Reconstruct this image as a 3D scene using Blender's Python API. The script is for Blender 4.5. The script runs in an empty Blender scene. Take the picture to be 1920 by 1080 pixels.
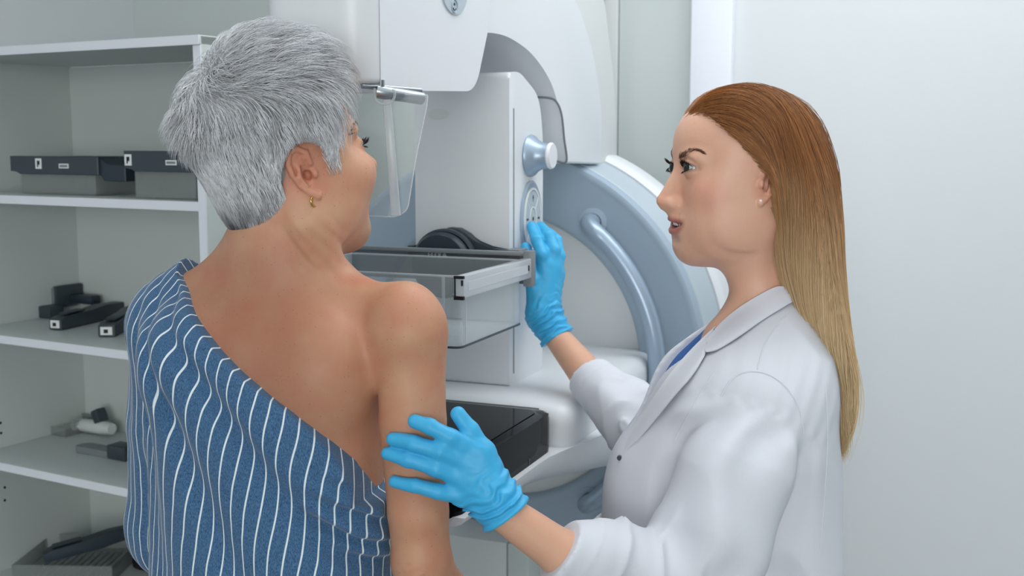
import bpy, bmesh, math, random
import numpy as np
from mathutils import Vector, Matrix
rad = math.radians
random.seed(7); rng = np.random.default_rng(7)
scene = bpy.context.scene

# ------------------------------------------------------------------ camera
F = 2133.0; CAMZ = 1.55; PITCH = rad(7.35)
cd = bpy.data.cameras.new('camera'); cam = bpy.data.objects.new('camera', cd)
scene.collection.objects.link(cam); scene.camera = cam
cd.sensor_width = 36; cd.lens = F*36/1920; cd.clip_start = .05; cd.clip_end = 50
cam.location = (0, 0, CAMZ); cam.rotation_euler = (math.pi/2-PITCH, 0, 0)
cd.dof.use_dof = True; cd.dof.focus_distance = 1.36; cd.dof.aperture_fstop = 10
FW = np.array((0, math.cos(PITCH), -math.sin(PITCH))); UP = np.array((0, math.sin(PITCH), math.cos(PITCH)))
CP = np.array((0, 0, CAMZ))
def ray(px, py): return np.array((1., 0, 0))*(px-960)/F + UP*(540-py)/F + FW
def at(px, py, Y):
    r = ray(px, py); return CP + r*(Y/r[1])
def hit(px, py, n, c):
    r = ray(px, py); n = np.array(n, float); return CP + r*((c-n@CP)/(n@r))

# ------------------------------------------------------------------ light
w = bpy.data.worlds.new('world'); scene.world = w; w.use_nodes = True
bg = w.node_tree.nodes['Background']; bg.inputs[0].default_value = (.86, .93, 1, 1); bg.inputs[1].default_value = .45
def area(name, loc, target, size, size_y, power, col):
    l = bpy.data.lights.new(name, 'AREA'); l.shape = 'RECTANGLE'; l.size = size; l.size_y = size_y
    l.energy = power; l.color = col
    o = bpy.data.objects.new(name, l); scene.collection.objects.link(o); o.location = loc
    o.rotation_euler = (Vector(target)-Vector(loc)).to_track_quat('-Z', 'Y').to_euler()
    return o
area('front_fill', (.3, -5.2, 1.75), (.4, 1.6, 1.35), 4.6, 2.2, 235, (1, .99, .965))  # unseen broad source added behind the camera for soft frontal light
area('top_fill', (.4, .4, 2.70), (.4, .42, 0), 3.2, 2.2, 17, (.96, .99, 1))  # unseen overhead panel, added and sized for softer light from above
area('rear_fill', (.5, 1.9, 2.70), (.5, 1.92, 0), 2.0, .7, 21, (.97, .99, 1))  # unseen overhead source added to brighten the background and machine
scene.view_settings.view_transform = 'Standard'; scene.view_settings.look = 'None'
scene.view_settings.exposure = -0.08; scene.view_settings.gamma = 1.0
scene.view_settings.use_curve_mapping = False
scene.cycles.max_bounces = 10; scene.cycles.transparent_max_bounces = 16
scene.cycles.use_denoising = True

# ------------------------------------------------------------------ materials
def lin(c):
    if isinstance(c, str):
        c = [int(c[i:i+2], 16)/255 for i in (0, 2, 4)]
        c = [x/12.92 if x <= .04045 else ((x+.055)/1.055)**2.4 for x in c]
    return (c[0], c[1], c[2], 1)
def mat(name, col, rough=.5, metal=0., bump=0., bscale=200., trans=0., ior=1.45, sss=0., spec=.5, coat=0., var=0., vscale=6.):
    m = bpy.data.materials.new(name); m.use_nodes = True; nt = m.node_tree; b = nt.nodes['Principled BSDF']
    b.inputs['Base Color'].default_value = lin(col); b.inputs['Roughness'].default_value = rough
    b.inputs['Metallic'].default_value = metal; b.inputs['Transmission Weight'].default_value = trans
    b.inputs['IOR'].default_value = ior; b.inputs['Specular IOR Level'].default_value = spec
    b.inputs['Coat Weight'].default_value = coat
    if sss:
        b.inputs['Subsurface Weight'].default_value = sss; b.inputs['Subsurface Radius'].default_value = (.012, .005, .003)
        b.inputs['Subsurface Scale'].default_value = 1.0
    tc = nt.nodes.new('ShaderNodeTexCoord')
    if bump:
        n = nt.nodes.new('ShaderNodeTexNoise'); n.inputs['Scale'].default_value = bscale; n.inputs['Detail'].default_value = 3
        bp = nt.nodes.new('ShaderNodeBump'); bp.inputs['Strength'].default_value = bump; bp.inputs['Distance'].default_value = .002
        nt.links.new(tc.outputs['Object'], n.inputs['Vector']); nt.links.new(n.outputs['Fac'], bp.inputs['Height'])
        nt.links.new(bp.outputs[0], b.inputs['Normal'])
    if var:
        n = nt.nodes.new('ShaderNodeTexNoise'); n.inputs['Scale'].default_value = vscale; n.inputs['Detail'].default_value = 4
        mx = nt.nodes.new('ShaderNodeMix'); mx.data_type = 'RGBA'; mx.blend_type = 'MULTIPLY'
        mr = nt.nodes.new('ShaderNodeMapRange'); mr.inputs[3].default_value = 1-var; mr.inputs[4].default_value = 1
        nt.links.new(tc.outputs['Object'], n.inputs['Vector']); nt.links.new(n.outputs['Fac'], mr.inputs[0])
        mx.inputs[0].default_value = 1; mx.inputs[6].default_value = lin(col)
        nt.links.new(mr.outputs[0], mx.inputs[7]); nt.links.new(mx.outputs[2], b.inputs['Base Color'])
    return m
def clear_mat(name, tint, alpha, rough=.08, edge=.5):
    """thin clear plastic: mostly see-through, whiter at grazing angles, glossy"""
    m = bpy.data.materials.new(name); m.use_nodes = True; nt = m.node_tree; nt.nodes.clear()
    o = nt.nodes.new('ShaderNodeOutputMaterial'); t = nt.nodes.new('ShaderNodeBsdfTransparent'); t.inputs[0].default_value = (.96, .98, .98, 1)
    p = nt.nodes.new('ShaderNodeBsdfPrincipled'); p.inputs['Base Color'].default_value = lin(tint); p.inputs['Roughness'].default_value = rough
    lw = nt.nodes.new('ShaderNodeLayerWeight'); lw.inputs[0].default_value = .35
    mr = nt.nodes.new('ShaderNodeMapRange'); mr.inputs[3].default_value = alpha; mr.inputs[4].default_value = min(1, alpha+edge)
    mx = nt.nodes.new('ShaderNodeMixShader')
    nt.links.new(lw.outputs['Facing'], mr.inputs[0]); nt.links.new(mr.outputs[0], mx.inputs[0])
    nt.links.new(t.outputs[0], mx.inputs[1]); nt.links.new(p.outputs[0], mx.inputs[2]); nt.links.new(mx.outputs[0], o.inputs[0])
    return m
M = {}
M['wall'] = mat('wall_paint', 'd8dde0', .85, bump=.05, bscale=60, var=.03)
M['wall_grey'] = mat('wall_paint_grey', 'd0d8d8', .85, bump=.05, bscale=60)
M['ceiling'] = mat('ceiling_paint', 'e6eaec', .9, bump=.04, bscale=80)
M['floor'] = mat('floor_vinyl', '9aa3a6', .4, var=.12, vscale=30)
M['laminate'] = mat('white_laminate', 'ccd4d2', .45, bump=.02, bscale=300)
M['laminate_edge'] = mat('white_edge_band', 'e6eaf2', .4)
M['shell'] = mat('white_enamel_shell', 'e4e8ec', .32, spec=.4, bump=.015, bscale=500)
M['shell2'] = mat('grey_white_shell', 'dde1e1', .4, bump=.015, bscale=500)
M['bluegrey'] = mat('blue_grey_plastic', 'a0b2c2', .4, bump=.02, bscale=400)
M['bluegrey_l'] = mat('pale_blue_plastic', 'b8c6d0', .38, bump=.02, bscale=400)
M['tube'] = mat('satin_blue_metal', 'a2b4c6', .34, metal=.45)
M['black'] = mat('black_gloss', '020304', .08, spec=.3, ior=1.22)
M['blackedge'] = mat('black_side', '15181d', .12, coat=.3)
M['dark'] = mat('dark_grey_plastic', '3a444c', .42, bump=.03, bscale=500)
M['dark2'] = mat('charcoal_plastic', '2c3742', .4)
M['mid'] = mat('mid_grey_plastic', '7e8488', .42, bump=.02, bscale=400)
M['seam'] = mat('dark_seam', '8b9294', .7)
M['chrome'] = mat('chrome', 'a9b0b6', .3, metal=1)
M['label'] = mat('white_label', 'e8ecec', .5)
M['ink'] = mat('black_ink', '101418', .6)
M['clear'] = clear_mat('clear_plastic', 'dfe6ea', .10, .06, .55)
M['clear2'] = clear_mat('clear_plastic_thick', 'e4e8ee', .30, .1, .5)
M['smoke'] = clear_mat('smoky_clear_plastic', '4a4f55', .62, .15, .3)
M['dirty'] = clear_mat('hazy_clear_plastic', '9fa4a2', .34, .2, .3)

# ------------------------------------------------------------------ mesh helpers
def link(o, parent=None):
    scene.collection.objects.link(o)
    if parent is not None: o.parent = parent
    return o
def tag(o, label=None, cat=None, group=None, kind=None):
    for k, v in (('label', label), ('category', cat), ('group', group), ('kind', kind)):
        if v: o[k] = v
    return o
def empty(name, loc=(0, 0, 0), rz=0.):
    o = bpy.data.objects.new(name, None); o.location = loc; o.rotation_euler = (0, 0, rz); return link(o)
def obj(name, bm, m, parent=None, smooth=40, mods=()):
    me = bpy.data.meshes.new(name)
    bmesh.ops.recalc_face_normals(bm, faces=bm.faces)
    bm.to_mesh(me); bm.free()
    for x in (m if isinstance(m, (list, tuple)) else [m]): me.materials.append(x)
    o = link(bpy.data.objects.new(name, me), parent)
    if parent is not None:      # geometry is written in world (or parent) space as told by the caller
        o.matrix_parent_inverse = Matrix.Identity(4)
    if smooth:
        me.polygons.foreach_set('use_smooth', [True]*len(me.polygons)); me.set_sharp_from_angle(angle=rad(smooth))
    return o
def B(): return bmesh.new()
def box(bm, lo, hi, bev=0., seg=3, T=None, mi=0):
    lo = Vector(lo); hi = Vector(hi)
    r = bmesh.ops.create_cube(bm, size=1); vs = r['verts']
    for v in vs: v.co = Vector([(lo[i]+hi[i])/2 + v.co[i]*(hi[i]-lo[i]) for i in range(3)])
    fs = list({f for v in vs for f in v.link_faces})
    for f in fs: f.material_index = mi
    if bev:
        es = list({e for v in vs for e in v.link_edges})
        g = bmesh.ops.bevel(bm, geom=es, offset=bev, segments=seg, affect='EDGES', profile=.5)
        vs = list({v for v in g['verts']} | {v for v in vs if v.is_valid})
        for f in g['faces']: f.material_index = mi
    if T is not None: bmesh.ops.transform(bm, matrix=T, verts=[v for v in vs if v.is_valid])
    return bm
def prism(bm, pts, vec, bev=0., seg=3, only=None, mi=0):
    """closed outline (3D points) swept by vec; bev rounds the rims"""
    vec = Vector(vec)
    v0 = [bm.verts.new(Vector(p)) for p in pts]; v1 = [bm.verts.new(Vector(p)+vec) for p in pts]
    n = len(pts); fs = [bm.faces.new(v0), bm.faces.new(v1[::-1])]
    rim = list(fs[0].edges)+list(fs[1].edges)
    for i in range(n): fs.append(bm.faces.new((v0[i], v0[(i+1) % n], v1[(i+1) % n], v1[i])))
    for f in fs: f.material_index = mi
    if bev:
        if only == 'first': rim = rim[:n]
        g = bmesh.ops.bevel(bm, geom=rim, offset=bev, segments=seg, affect='EDGES', profile=.5, clamp_overlap=True)
        for f in g['faces']: f.material_index = mi
    return bm
def tube(bm, pts, r, n=12, caps=True, mi=0):
    pts = [Vector(p) for p in pts]; m = len(pts); rs = r if hasattr(r, '__len__') else [r]*m
    rings = []; up = None
    for i, p in enumerate(pts):
        d = (pts[min(i+1, m-1)]-pts[max(i-1, 0)]).normalized()
        if up is None: up = d.orthogonal().normalized()
        up = (up-d*up.dot(d)).normalized(); s = d.cross(up)
        rings.append([bm.verts.new(p+(up*math.cos(2*math.pi*k/n)+s*math.sin(2*math.pi*k/n))*rs[i]) for k in range(n)])
    for a, b in zip(rings, rings[1:]):
        for k in range(n): bm.faces.new((a[k], a[(k+1) % n], b[(k+1) % n], b[k])).material_index = mi
    if caps: bm.faces.new(rings[0][::-1]).material_index = mi; bm.faces.new(rings[-1]).material_index = mi
    return bm
def lathe(bm, prof, o, ax, n=48, mi=0):
    """prof: (r, h) pairs spun about axis ax through o"""
    ax = Vector(ax).normalized(); u = ax.orthogonal().normalized(); v = ax.cross(u); o = Vector(o); rings = []
    for r, h in prof:
        if r < 1e-6: rings.append([bm.verts.new(o+ax*h)])
        else: rings.append([bm.verts.new(o+ax*h+(u*math.cos(2*math.pi*k/n)+v*math.sin(2*math.pi*k/n))*r) for k in range(n)])
    for a, b in zip(rings, rings[1:]):
        for k in range(n):
            q = (k+1) % n
            if len(a) == 1 and len(b) == 1: continue
            if len(a) == 1: f = bm.faces.new((a[0], b[q], b[k]))
            elif len(b) == 1: f = bm.faces.new((a[k], a[q], b[0]))
            else: f = bm.faces.new((a[k], a[q], b[q], b[k]))
            f.material_index = mi
    return bm
def catmull(P, n=8, closed=False):
    P = [np.array(p, float) for p in P]; m = len(P); out = []
    rngi = range(m if closed else m-1)
    for i in rngi:
        if closed: p0, p1, p2, p3 = P[(i-1) % m], P[i], P[(i+1) % m], P[(i+2) % m]
        else: p0, p1, p2, p3 = P[max(i-1, 0)], P[i], P[i+1], P[min(i+2, m-1)]
        for k in range(n):
            t = k/n; out.append(.5*((2*p1)+(-p0+p2)*t+(2*p0-5*p1+4*p2-p3)*t*t+(-p0+3*p1-3*p2+p3)*t**3))
    if not closed: out.append(P[-1])
    return out
def round_poly(P, r, n=6):
    """round the corners of a closed 2D/3D outline; r one value or one per corner"""
    P = [np.array(p, float) for p in P]; m = len(P); out = []
    rs = r if hasattr(r, '__len__') else [r]*m
    for i in range(m):
        a, b, c = P[i-1], P[i], P[(i+1) % m]; q = rs[i]
        if q <= 0: out.append(b); continue
        la, lc = np.linalg.norm(a-b), np.linalg.norm(c-b); q = min(q, la*.48, lc*.48)
        s, e = b+(a-b)/la*q, b+(c-b)/lc*q
        for k in range(n+1):
            t = k/n; out.append((1-t)**2*s+2*t*(1-t)*b+t*t*e)
    return out
# ------------------------------------------------------------------ room shell
TH = rad(29)
e1 = np.array((math.cos(TH), -math.sin(TH), 0)); e2 = np.array((math.sin(TH), math.cos(TH), 0))
def W(a, s, z): return e1*a + e2*s + np.array((0, 0, z))
RM = Matrix(((e1[0], e2[0], 0, 0), (e1[1], e2[1], 0, 0), (0, 0, 1, 0), (0, 0, 0, 1)))
corner = at(250, 40, 3.75); CA, CS = corner@e1, corner@e2
def struct(name, lo, hi, m, bev=0):
    b = B(); box(b, lo, hi, bev, T=RM); o = obj(name, b, m); o['kind'] = 'structure'; return o
RA = 3.3; RB = -5.6; H = 2.75
struct('floor', (CA-.1, RB, -.1), (RA, CS+.1, 0), M['floor'])
struct('ceiling', (CA-.1, RB, H), (RA, CS+.1, H+.1), M['ceiling'])
struct('wall_left', (CA-.1, RB, 0), (CA, CS, H), M['wall'])
p1 = hit(1168, 300, e2, CS)@e1; p2 = hit(1300, 300, e2, CS-.14)@e1; p3 = hit(1372, 300, e2, CS-.16)@e1
struct('wall_back', (CA-.1, CS, 0), (p1, CS+.1, H), M['wall_grey'])
struct('wall_alcove', (p1, CS-.04, 0), (p2+.05, CS+.1, H), M['wall_grey'])
struct('wall_front', (CA, RB-.1, 0), (RA, RB, H), M['wall'])
struct('wall_right', (RA, RB, 0), (RA+.1, CS+.1, H), M['wall'])
struct('trim_1', (p2, CS-.18, 0), (p3, CS+.1, H), M['laminate_edge'], .006)
struct('wall_far', (p3, CS-.16, 0), (RA, CS+.1, H), M['wall'])
b = B()
z0 = 0; box(b, (p1+.008, CS-.052, .02), (p2-.012, CS-.041, 2.2), .003, T=RM)
o = obj('door_1', b, M['wall_grey']); o['kind'] = 'structure'
b = B(); box(b, (p1-.03, CS-.058, 0), (p1+.006, CS-.001, 2.24), .003, T=RM); o = obj('trim_2', b, M['shell2']); o['kind'] = 'structure'
struct('baseboard_back', (p3, CS-.175, 0), (RA, CS-.16, .08), M['laminate_edge'], .004)
b = B(); box(b, (p1+.006, CS-.070, 1.0), (p1+.03, CS-.052, 1.13), .005, T=RM)
tag(obj('door_handle', b, M['chrome'], None), kind='structure').parent = bpy.data.objects['door_1']

# ------------------------------------------------------------------ shelving unit
fr = at(384, 300, 2.21); SA1, SF = fr@e1, fr@e2         # right end, front plane
SA0 = SA1-.79; SD = .345; TH_ = .018
unit = empty('shelving_unit', W((SA0+SA1)/2, SF+SD/2, 0)); UI = Matrix.Translation(-Vector(unit.location))
tag(unit, 'open white laminate shelving unit behind the grey-haired woman, holding grey clear trays', 'shelving unit')
def upart(name, lo, hi, m, bev=.0012, parent=None):
    b = B(); box(b, lo, hi, bev, 1, T=UI@RM); return obj(name, b, m, parent or unit)
def shelf_z(py): return hit(0, py, e2, SF)[2]
tops = [shelf_z(88), shelf_z(366), shelf_z(629), shelf_z(868), shelf_z(1100), .08]
ZT = tops[0]
upart('side_panel', (SA1-.019, SF, 0), (SA1, SF+SD, ZT-.001), M['laminate'])
upart('side_panel', (SA0, SF, 0), (SA0+.019, SF+SD, ZT-.001), M['laminate'])
upart('back_panel', (SA0+.019, SF+SD-.008, .02), (SA1-.019, SF+SD, ZT-.02), M['laminate'])
for i, z in enumerate(tops):
    g = 0 if i == 0 else .0195
    sh = upart('shelf', (SA0+g, SF-(.004 if i == 0 else -.003), z-TH_), (SA1-g, SF+SD-(.0 if i == 0 else .009), z), M['laminate'])
    b = B(); y0 = SF-(.005 if i == 0 else -.002)
    box(b, (SA0+g, y0-.001, z-TH_), (SA1-g, y0+.0005, z), 0, T=UI@RM); obj('edge_band', b, M['laminate_edge'], sh)
b = B(); box(b, (SA1-.019, SF-.0022, 0), (SA1, SF-.0004, ZT-TH_-.001), 0, T=UI@RM); obj('edge_band', b, M['laminate_edge'], [c for c in unit.children if c.name.startswith('side_panel')][0])
for x_, y_ in ((1, 793), (2, 812), (9, 914), (9, 938)):              # shelf-pin holes in the left panel
    q = Vector(hit(x_, y_, e1, SA0+.0192)); b = B(); lathe(b, [(0, .0006), (.0032, .0006), (.0034, 0)], q, e1, 12); bmesh.ops.transform(b, matrix=UI, verts=b.verts)
    obj('pin_hole', b, M['ink'], unit)

# ------------------------------------------------------------------ things on the shelves
def paddle_frame(name, label, a0, a1, s0, dep, z, hgt, rim, stepx, square_at, plate_at, group):
    """clear tub hanging under a dark grey frame bar with a stepped end"""
    t = empty(name, W((a0+a1)/2, s0+dep/2, z)); I = Matrix.Translation(-Vector(t.location))
    tag(t, label, 'compression paddle', group)
    b = B()                                                # clear tub: four walls and a floor
    h = hgt-rim
    x0, x1 = a0+.02, a1-.02; y0, y1 = s0+.01, s0+dep
    tk = .003
    for lo, hi in (((x0, y0, z+.0005), (x1, y1, z+.004)), ((x0, y0, z+.004), (x1, y0+tk, z+h)), ((x0, y1-tk, z+.004), (x1, y1, z+h)),
                   ((x0, y0+tk, z+.004), (x0+tk, y1-tk, z+h)), ((x1-tk, y0+tk, z+.004), (x1, y1-tk, z+h))): box(b, lo, hi, T=I@RM)
    obj('clear_tub', b, M['dirty'], t)
    b = B()
    out = [(a0, z+hgt), (a1, z+hgt), (a1, z+h), (a0+.03, z+h), (a0+.022, z+h+.006), (a0, z+h+.006)]
    prism(b, [W(x, s0, zz) for x, zz in out], e2*.022, .0015, 1); bmesh.ops.transform(b, matrix=I, verts=b.verts)
    fr_ = obj('frame_bar', b, M['dark'], t)
    b = B(); box(b, (a0+.002, s0+.022, z+h+.004), (a0+.014, s0+dep, z+hgt-.002), .002, 1, T=I@RM)
    box(b, (a0+.014, s0+dep-.014, z+h+.004), (a1, s0+dep, z+hgt-.002), .002, 1, T=I@RM); obj('frame_rim', b, M['dark'], t)
    if stepx:
        b = B(); out = [(a1, z+hgt), (a1+.022, z+hgt-.018), (a1+stepx, z+hgt-.018), (a1+stepx, z+h-.012), (a1+.012, z+h-.012), (a1-.002, z+h)]
        prism(b, [W(x, s0+.006, zz) for x, zz in out], e2*.05, .0015, 1); bmesh.ops.transform(b, matrix=I, verts=b.verts)
        obj('end_step', b, M['dark2'], t)
    b = B(); box(b, (square_at, s0-.0015, z+h+.012), (square_at+.020, s0+.0002, z+h+.035), .0006, 1, T=I@RM); q = obj('white_tab', b, M['label'], t)
    b = B(); box(b, (square_at+.007, s0-.0022, z+h+.021), (square_at+.015, s0-.0014, z+h+.030), T=I@RM)
    box(b, (square_at+.007, s0-.0022, z+h+.016), (square_at+.010, s0-.0014, z+h+.022), T=I@RM); obj('tab_mark', b, M['ink'], q)
    b = B(); box(b, (plate_at, s0-.0012, z+h+.014), (plate_at+.030, s0+.0002, z+h+.024), T=I@RM); q = obj('name_plate', b, M['label'], t)
    b = B(); box(b, (plate_at+.003, s0-.0018, z+h+.0165), (plate_at+.027, s0-.0011, z+h+.0215), T=I@RM); obj('plate_inset', b, M['mid'], q)
    return t
def sa(px, py, ds=0): return hit(px, py, e2, SF+ds)@e1
z2 = tops[1]
paddle_frame('compression_paddle', 'grey rimmed clear paddle with stepped end, the left one on the upper shelf',
             sa(20, 330, .06), sa(184, 330, .06), SF+.06, .2, z2, .085, .040, .075, sa(68, 330, .06), sa(112, 330, .06), None)
paddle_frame('compression_paddle', 'grey rimmed clear paddle on the upper shelf, right one beside the end panel',
             sa(233, 330, .03), sa(376, 330, .03)-.003, SF+.03, .16, z2, .098, .042, 0, sa(234, 330, .03)+.002, sa(312, 330, .03), None)

def arm_piece(name, label, p, q, w, h, tip=True, z=None, m='dark'):
    """a chunky squared plastic arm lying from p to q (world), sloped ends and a white end tab"""
    p = np.array(p); q = np.array(q); t = empty(name, (p+q)/2*np.array((1, 1, 0))+np.array((0, 0, z))); L = Matrix.Translation(-Vector(t.location))
    tag(t, label, 'bracket')
    d = q-p; ln = np.linalg.norm(d); d /= ln; sd = np.array((-d[1], d[0], 0)); up = np.cross(d, sd); up = up if up[2] > 0 else -up
    if up[2] < 0: up = -up
    def X(u, v): return p+d*u+up*v
    b = B(); out = [(0, 0), (ln*.62, 0), (ln*.66, h*.18), (ln, h*.18), (ln, h*.92), (ln*.7, h*1.0), (ln*.45, h*.86), (.02, h*.78), (0, h*.7)]
    prism(b, [X(u, v)-sd*w/2 for u, v in out], sd*w, .003, 2); bmesh.ops.transform(b, matrix=L, verts=b.verts)
    a = obj('arm_body', b, M[m], t)
    b = B(); prism(b, [X(u, v)-sd*w*.36 for u, v in ((ln*.1, h*.9), (ln*.4, h*.92), (ln*.4, h*1.0), (ln*.12, h*.97))], sd*w*.72, .001, 1)
    bmesh.ops.transform(b, matrix=L, verts=b.verts); obj('top_rib', b, M['dark2'], a)
    if tip:
        b = B(); s1 = .0016; prism(b, [p-d*s1+up*v+sd*u for u, v in ((-w*.34, h*.1), (w*.34, h*.1), (w*.34, h*.6), (-w*.34, h*.6))], d*.0022)
        bmesh.ops.transform(b, matrix=L, verts=b.verts); c = obj('end_tab', b, M['label'], t)
        b = B(); prism(b, [p-d*(s1+.0012)+up*v+sd*u for u, v in ((-w*.1, h*.22), (w*.14, h*.22), (w*.14, h*.45), (-w*.1, h*.45))], d*.0014)
        bmesh.ops.transform(b, matrix=L, verts=b.verts); obj('tab_mark', b, M['ink'], c)
    return t
z3 = tops[2]
def back_off(c, m): return np.array(c)-e2*max(0, c@e2-(SF+SD-.012-m))
def on(px, py, z): return hit(px, py, (0, 0, 1), z)
P = on(104, 618, z3+.002); Q = on(300, 572, z3+.004)
arm_piece('mounting_bracket', 'dark grey bracket lying on third shelf, the one with its white end further left', P, P+(Q-P)/np.linalg.norm(Q-P)*.23, .036, .036, z=z3)
P = on(200, 631, z3+.002); Q = on(306, 570, z3+.004)
arm_piece('mounting_bracket', 'dark grey bracket on third shelf, the one nearest the blue gown', P, P+(Q-P)/np.linalg.norm(Q-P)*.27, .038, .036, z=z3)
# grey drum-like spot paddle with a clear square end
c = back_off(on(136, 588, z3), .066); t = empty('spot_paddle', c); tag(t, 'grey boxy spot paddle with small clear end, behind the two brackets on third shelf', 'spot compression paddle')
c0 = on(96, 600, z3)-np.array(c)
LM = Matrix.Rotation(rad(-29), 4, 'Z')
b = B(); box(b, (-.068, -.016, .026), (.004, .060, .074), .009, 3, T=LM); obj('housing', b, M['mid'], t)
b = B(); box(b, (-.0, -.018, .024), (.012, .062, .076), .004, 2, T=LM); box(b, (-.074, -.012, .03), (-.066, .058, .070), .004, 2, T=LM); obj('end_collar', b, M['dark'], t)
b = B(); box(b, (.0, .02, .030), (.09, .05, .052), .004, 2, T=LM); obj('arm', b, M['dark2'], t)
b = B(); box(b, (-.04, -.055, .0005), (.03, -.012, .030), .003, 2, T=LM); obj('foot', b, M['dark'], t)
b = B(); box(b, (-.13, -.06, .0005), (-.055, -.025, .032), .002, 1, T=LM); obj('clear_end', b, M['dirty'], t)
b = B(); box(b, (-.118, -.056, .006), (-.062, -.03, .028), .002, 1, T=LM); obj('insert', b, M['dark'], [x for x in t.children if x.name.startswith('clear_end')][0])
# small light grey paddle head behind
c = back_off(on(262, 560, z3), .055); t = empty('flat_bracket', c); tag(t, 'grey bracket with pale flat top at the back of third shelf', 'bracket')
b = B(); box(b, (-.05, -.02, .0005), (.03, .02, .035), .003, 2, T=LM); box(b, (-.05, -.02, .03), (-.03, .02, .052), .003, 2, T=LM); obj('base_block', b, M['dark'], t)
b = B(); box(b, (-.01, .0, .036), (.05, .05, .064), .004, 2, T=LM@Matrix.Rotation(rad(20), 4, 'Y')); obj('flat_top', b, M['mid'], t)

# fourth shelf: pale and clear paddles piled up
z4 = tops[3]
c = on(180, 850, z4); t = empty('spot_paddle', c); tag(t, 'flat grey paddle with rounded tip, in front of the pale one on the fourth shelf', 'spot compression paddle')
b = B(); out = round_poly([(-.055, -.02), (.09, -.02), (.10, .02), (-.05, .02)], [.018, .002, .002, .018])
prism(b, [LM@Vector((x, y, .0005)) for x, y in out], (0, 0, .016), .003, 2); obj('blade', b, M['mid'], t)
b = B(); box(b, (.06, -.022, .0005), (.12, .022, .034), .004, 2, T=LM); obj('shank', b, M['dark'], t)
c = back_off(on(190, 812, z4), .05); t = empty('spot_paddle', c); tag(t, 'pale grey jointed paddle lying behind the flat one on the fourth shelf', 'spot compression paddle')
b = B(); tube(b, [LM@Vector(v) for v in ((-.07, 0, .018), (-.055, 0, .019), (.03, 0, .022), (.06, .0, .022))], [.010, .016, .018, .014], 14); obj('barrel', b, M['shell2'], t)
b = B(); lathe(b, [(0, -.02), (.012, -.02), (.012, .02), (0, .02)], LM@Vector((-.055, 0, .02)), LM@Vector((0, 1, 0)), 18); obj('hinge', b, M['label'], t)
b = B(); box(b, (.025, -.015, .022), (.05, .015, .056), .004, 2, T=LM@Matrix.Rotation(rad(-25), 4, 'Y')); obj('clip', b, M['dark'], t)
c = back_off(on(160, 790, z4), .055); t = empty('clear_tray', c); tag(t, 'shallow clear plastic tray at the back of the fourth shelf', 'tray')
b = B()
for lo, hi in (((-.09, -.05, .0005), (.09, .05, .003)), ((-.09, -.05, .003), (-.087, .05, .035)), ((.087, -.05, .003), (.09, .05, .035)), ((-.087, .047, .003), (.087, .05, .035)), ((-.087, -.05, .003), (.087, -.047, .022))):
    box(b, lo, hi, T=LM)
obj('tray_body', b, M['dirty'], t)
# bottom shelf: clear slotted tray with black clamp, dark case
z5 = tops[4]
c = back_off(on(150, 1062, z5), .13); t = empty('clear_tray', c); tag(t, 'large clear slotted tray lying on the lowest visible shelf', 'tray')
LB = Matrix.Rotation(rad(-2), 4, 'Z')
b = B()
for lo, hi in (((-.12, -.10, .0005), (.12, .12, .003)), ((-.12, -.10, .003), (-.117, .12, .04)), ((.117, -.10, .003), (.12, .12, .04)), ((-.117, .117, .003), (.117, .12, .04)), ((-.117, -.10, .003), (.117, -.097, .04))):
    box(b, lo, hi, T=LB)
obj('tray_body', b, M['dirty'], t)
b = B()
for k in range(11): box(b, (-.09+k*.017, -.075, .0032), (-.083+k*.017, .09, .0045), T=LB)
obj('slots', b, M['mid'], t)
P = np.array(c)+np.array((-.05, -.085, .045)); arm_piece('mounting_bracket', 'black bracket resting across the clear slotted tray', P, P+np.array((.20, .09, .03)), .035, .035, False, z=z5+.045, m='dark2')
c = on(285, 1062, z5); t = empty('equipment_case', c); tag(t, 'black upright equipment case at the right of the lowest shelf, behind the gown', 'case')
b = B(); box(b, (-.03, -.04, .0005), (.12, .06, .135), .012, 3, T=LM); obj('case_body', b, M['ink'], t)
b = B(); box(b, (-.034, -.044, .09), (.124, .064, .098), .002, 1, T=LM); obj('case_seam', b, M['dark2'], t)
# ------------------------------------------------------------------ mammography machine
TM_ = rad(22)
m1 = np.array((math.cos(TM_), -math.sin(TM_), 0)); m2 = np.array((math.sin(TM_), math.cos(TM_), 0)); ez = np.array((0, 0, 1.))
def G(a, s, z): return m1*a+m2*s+ez*z
MM = Matrix(((m1[0], m2[0], 0, 0), (m1[1], m2[1], 0, 0), (0, 0, 1, 0), (0, 0, 0, 1)))
def onA(px, py, a): p = hit(px, py, m1, a); return p@m2, p[2]          # (s, z) on the plane a
def onS(px, py, s): p = hit(px, py, m2, s); return p@m1, p[2]          # (a, z) on the plane s
mach = empty('mammography_machine', G(-.80, 2.3, 0)); MI = Matrix.Translation(-Vector(mach.location))
tag(mach, 'large white and blue-grey mammography machine with ring gantry between the two women', 'mammography machine')
def mo(name, b, m, parent=None, smooth=40):
    bmesh.ops.transform(b, matrix=MI, verts=b.verts); return obj(name, b, m, parent or mach, smooth)
A1 = -.72; A0 = -.885
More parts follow.
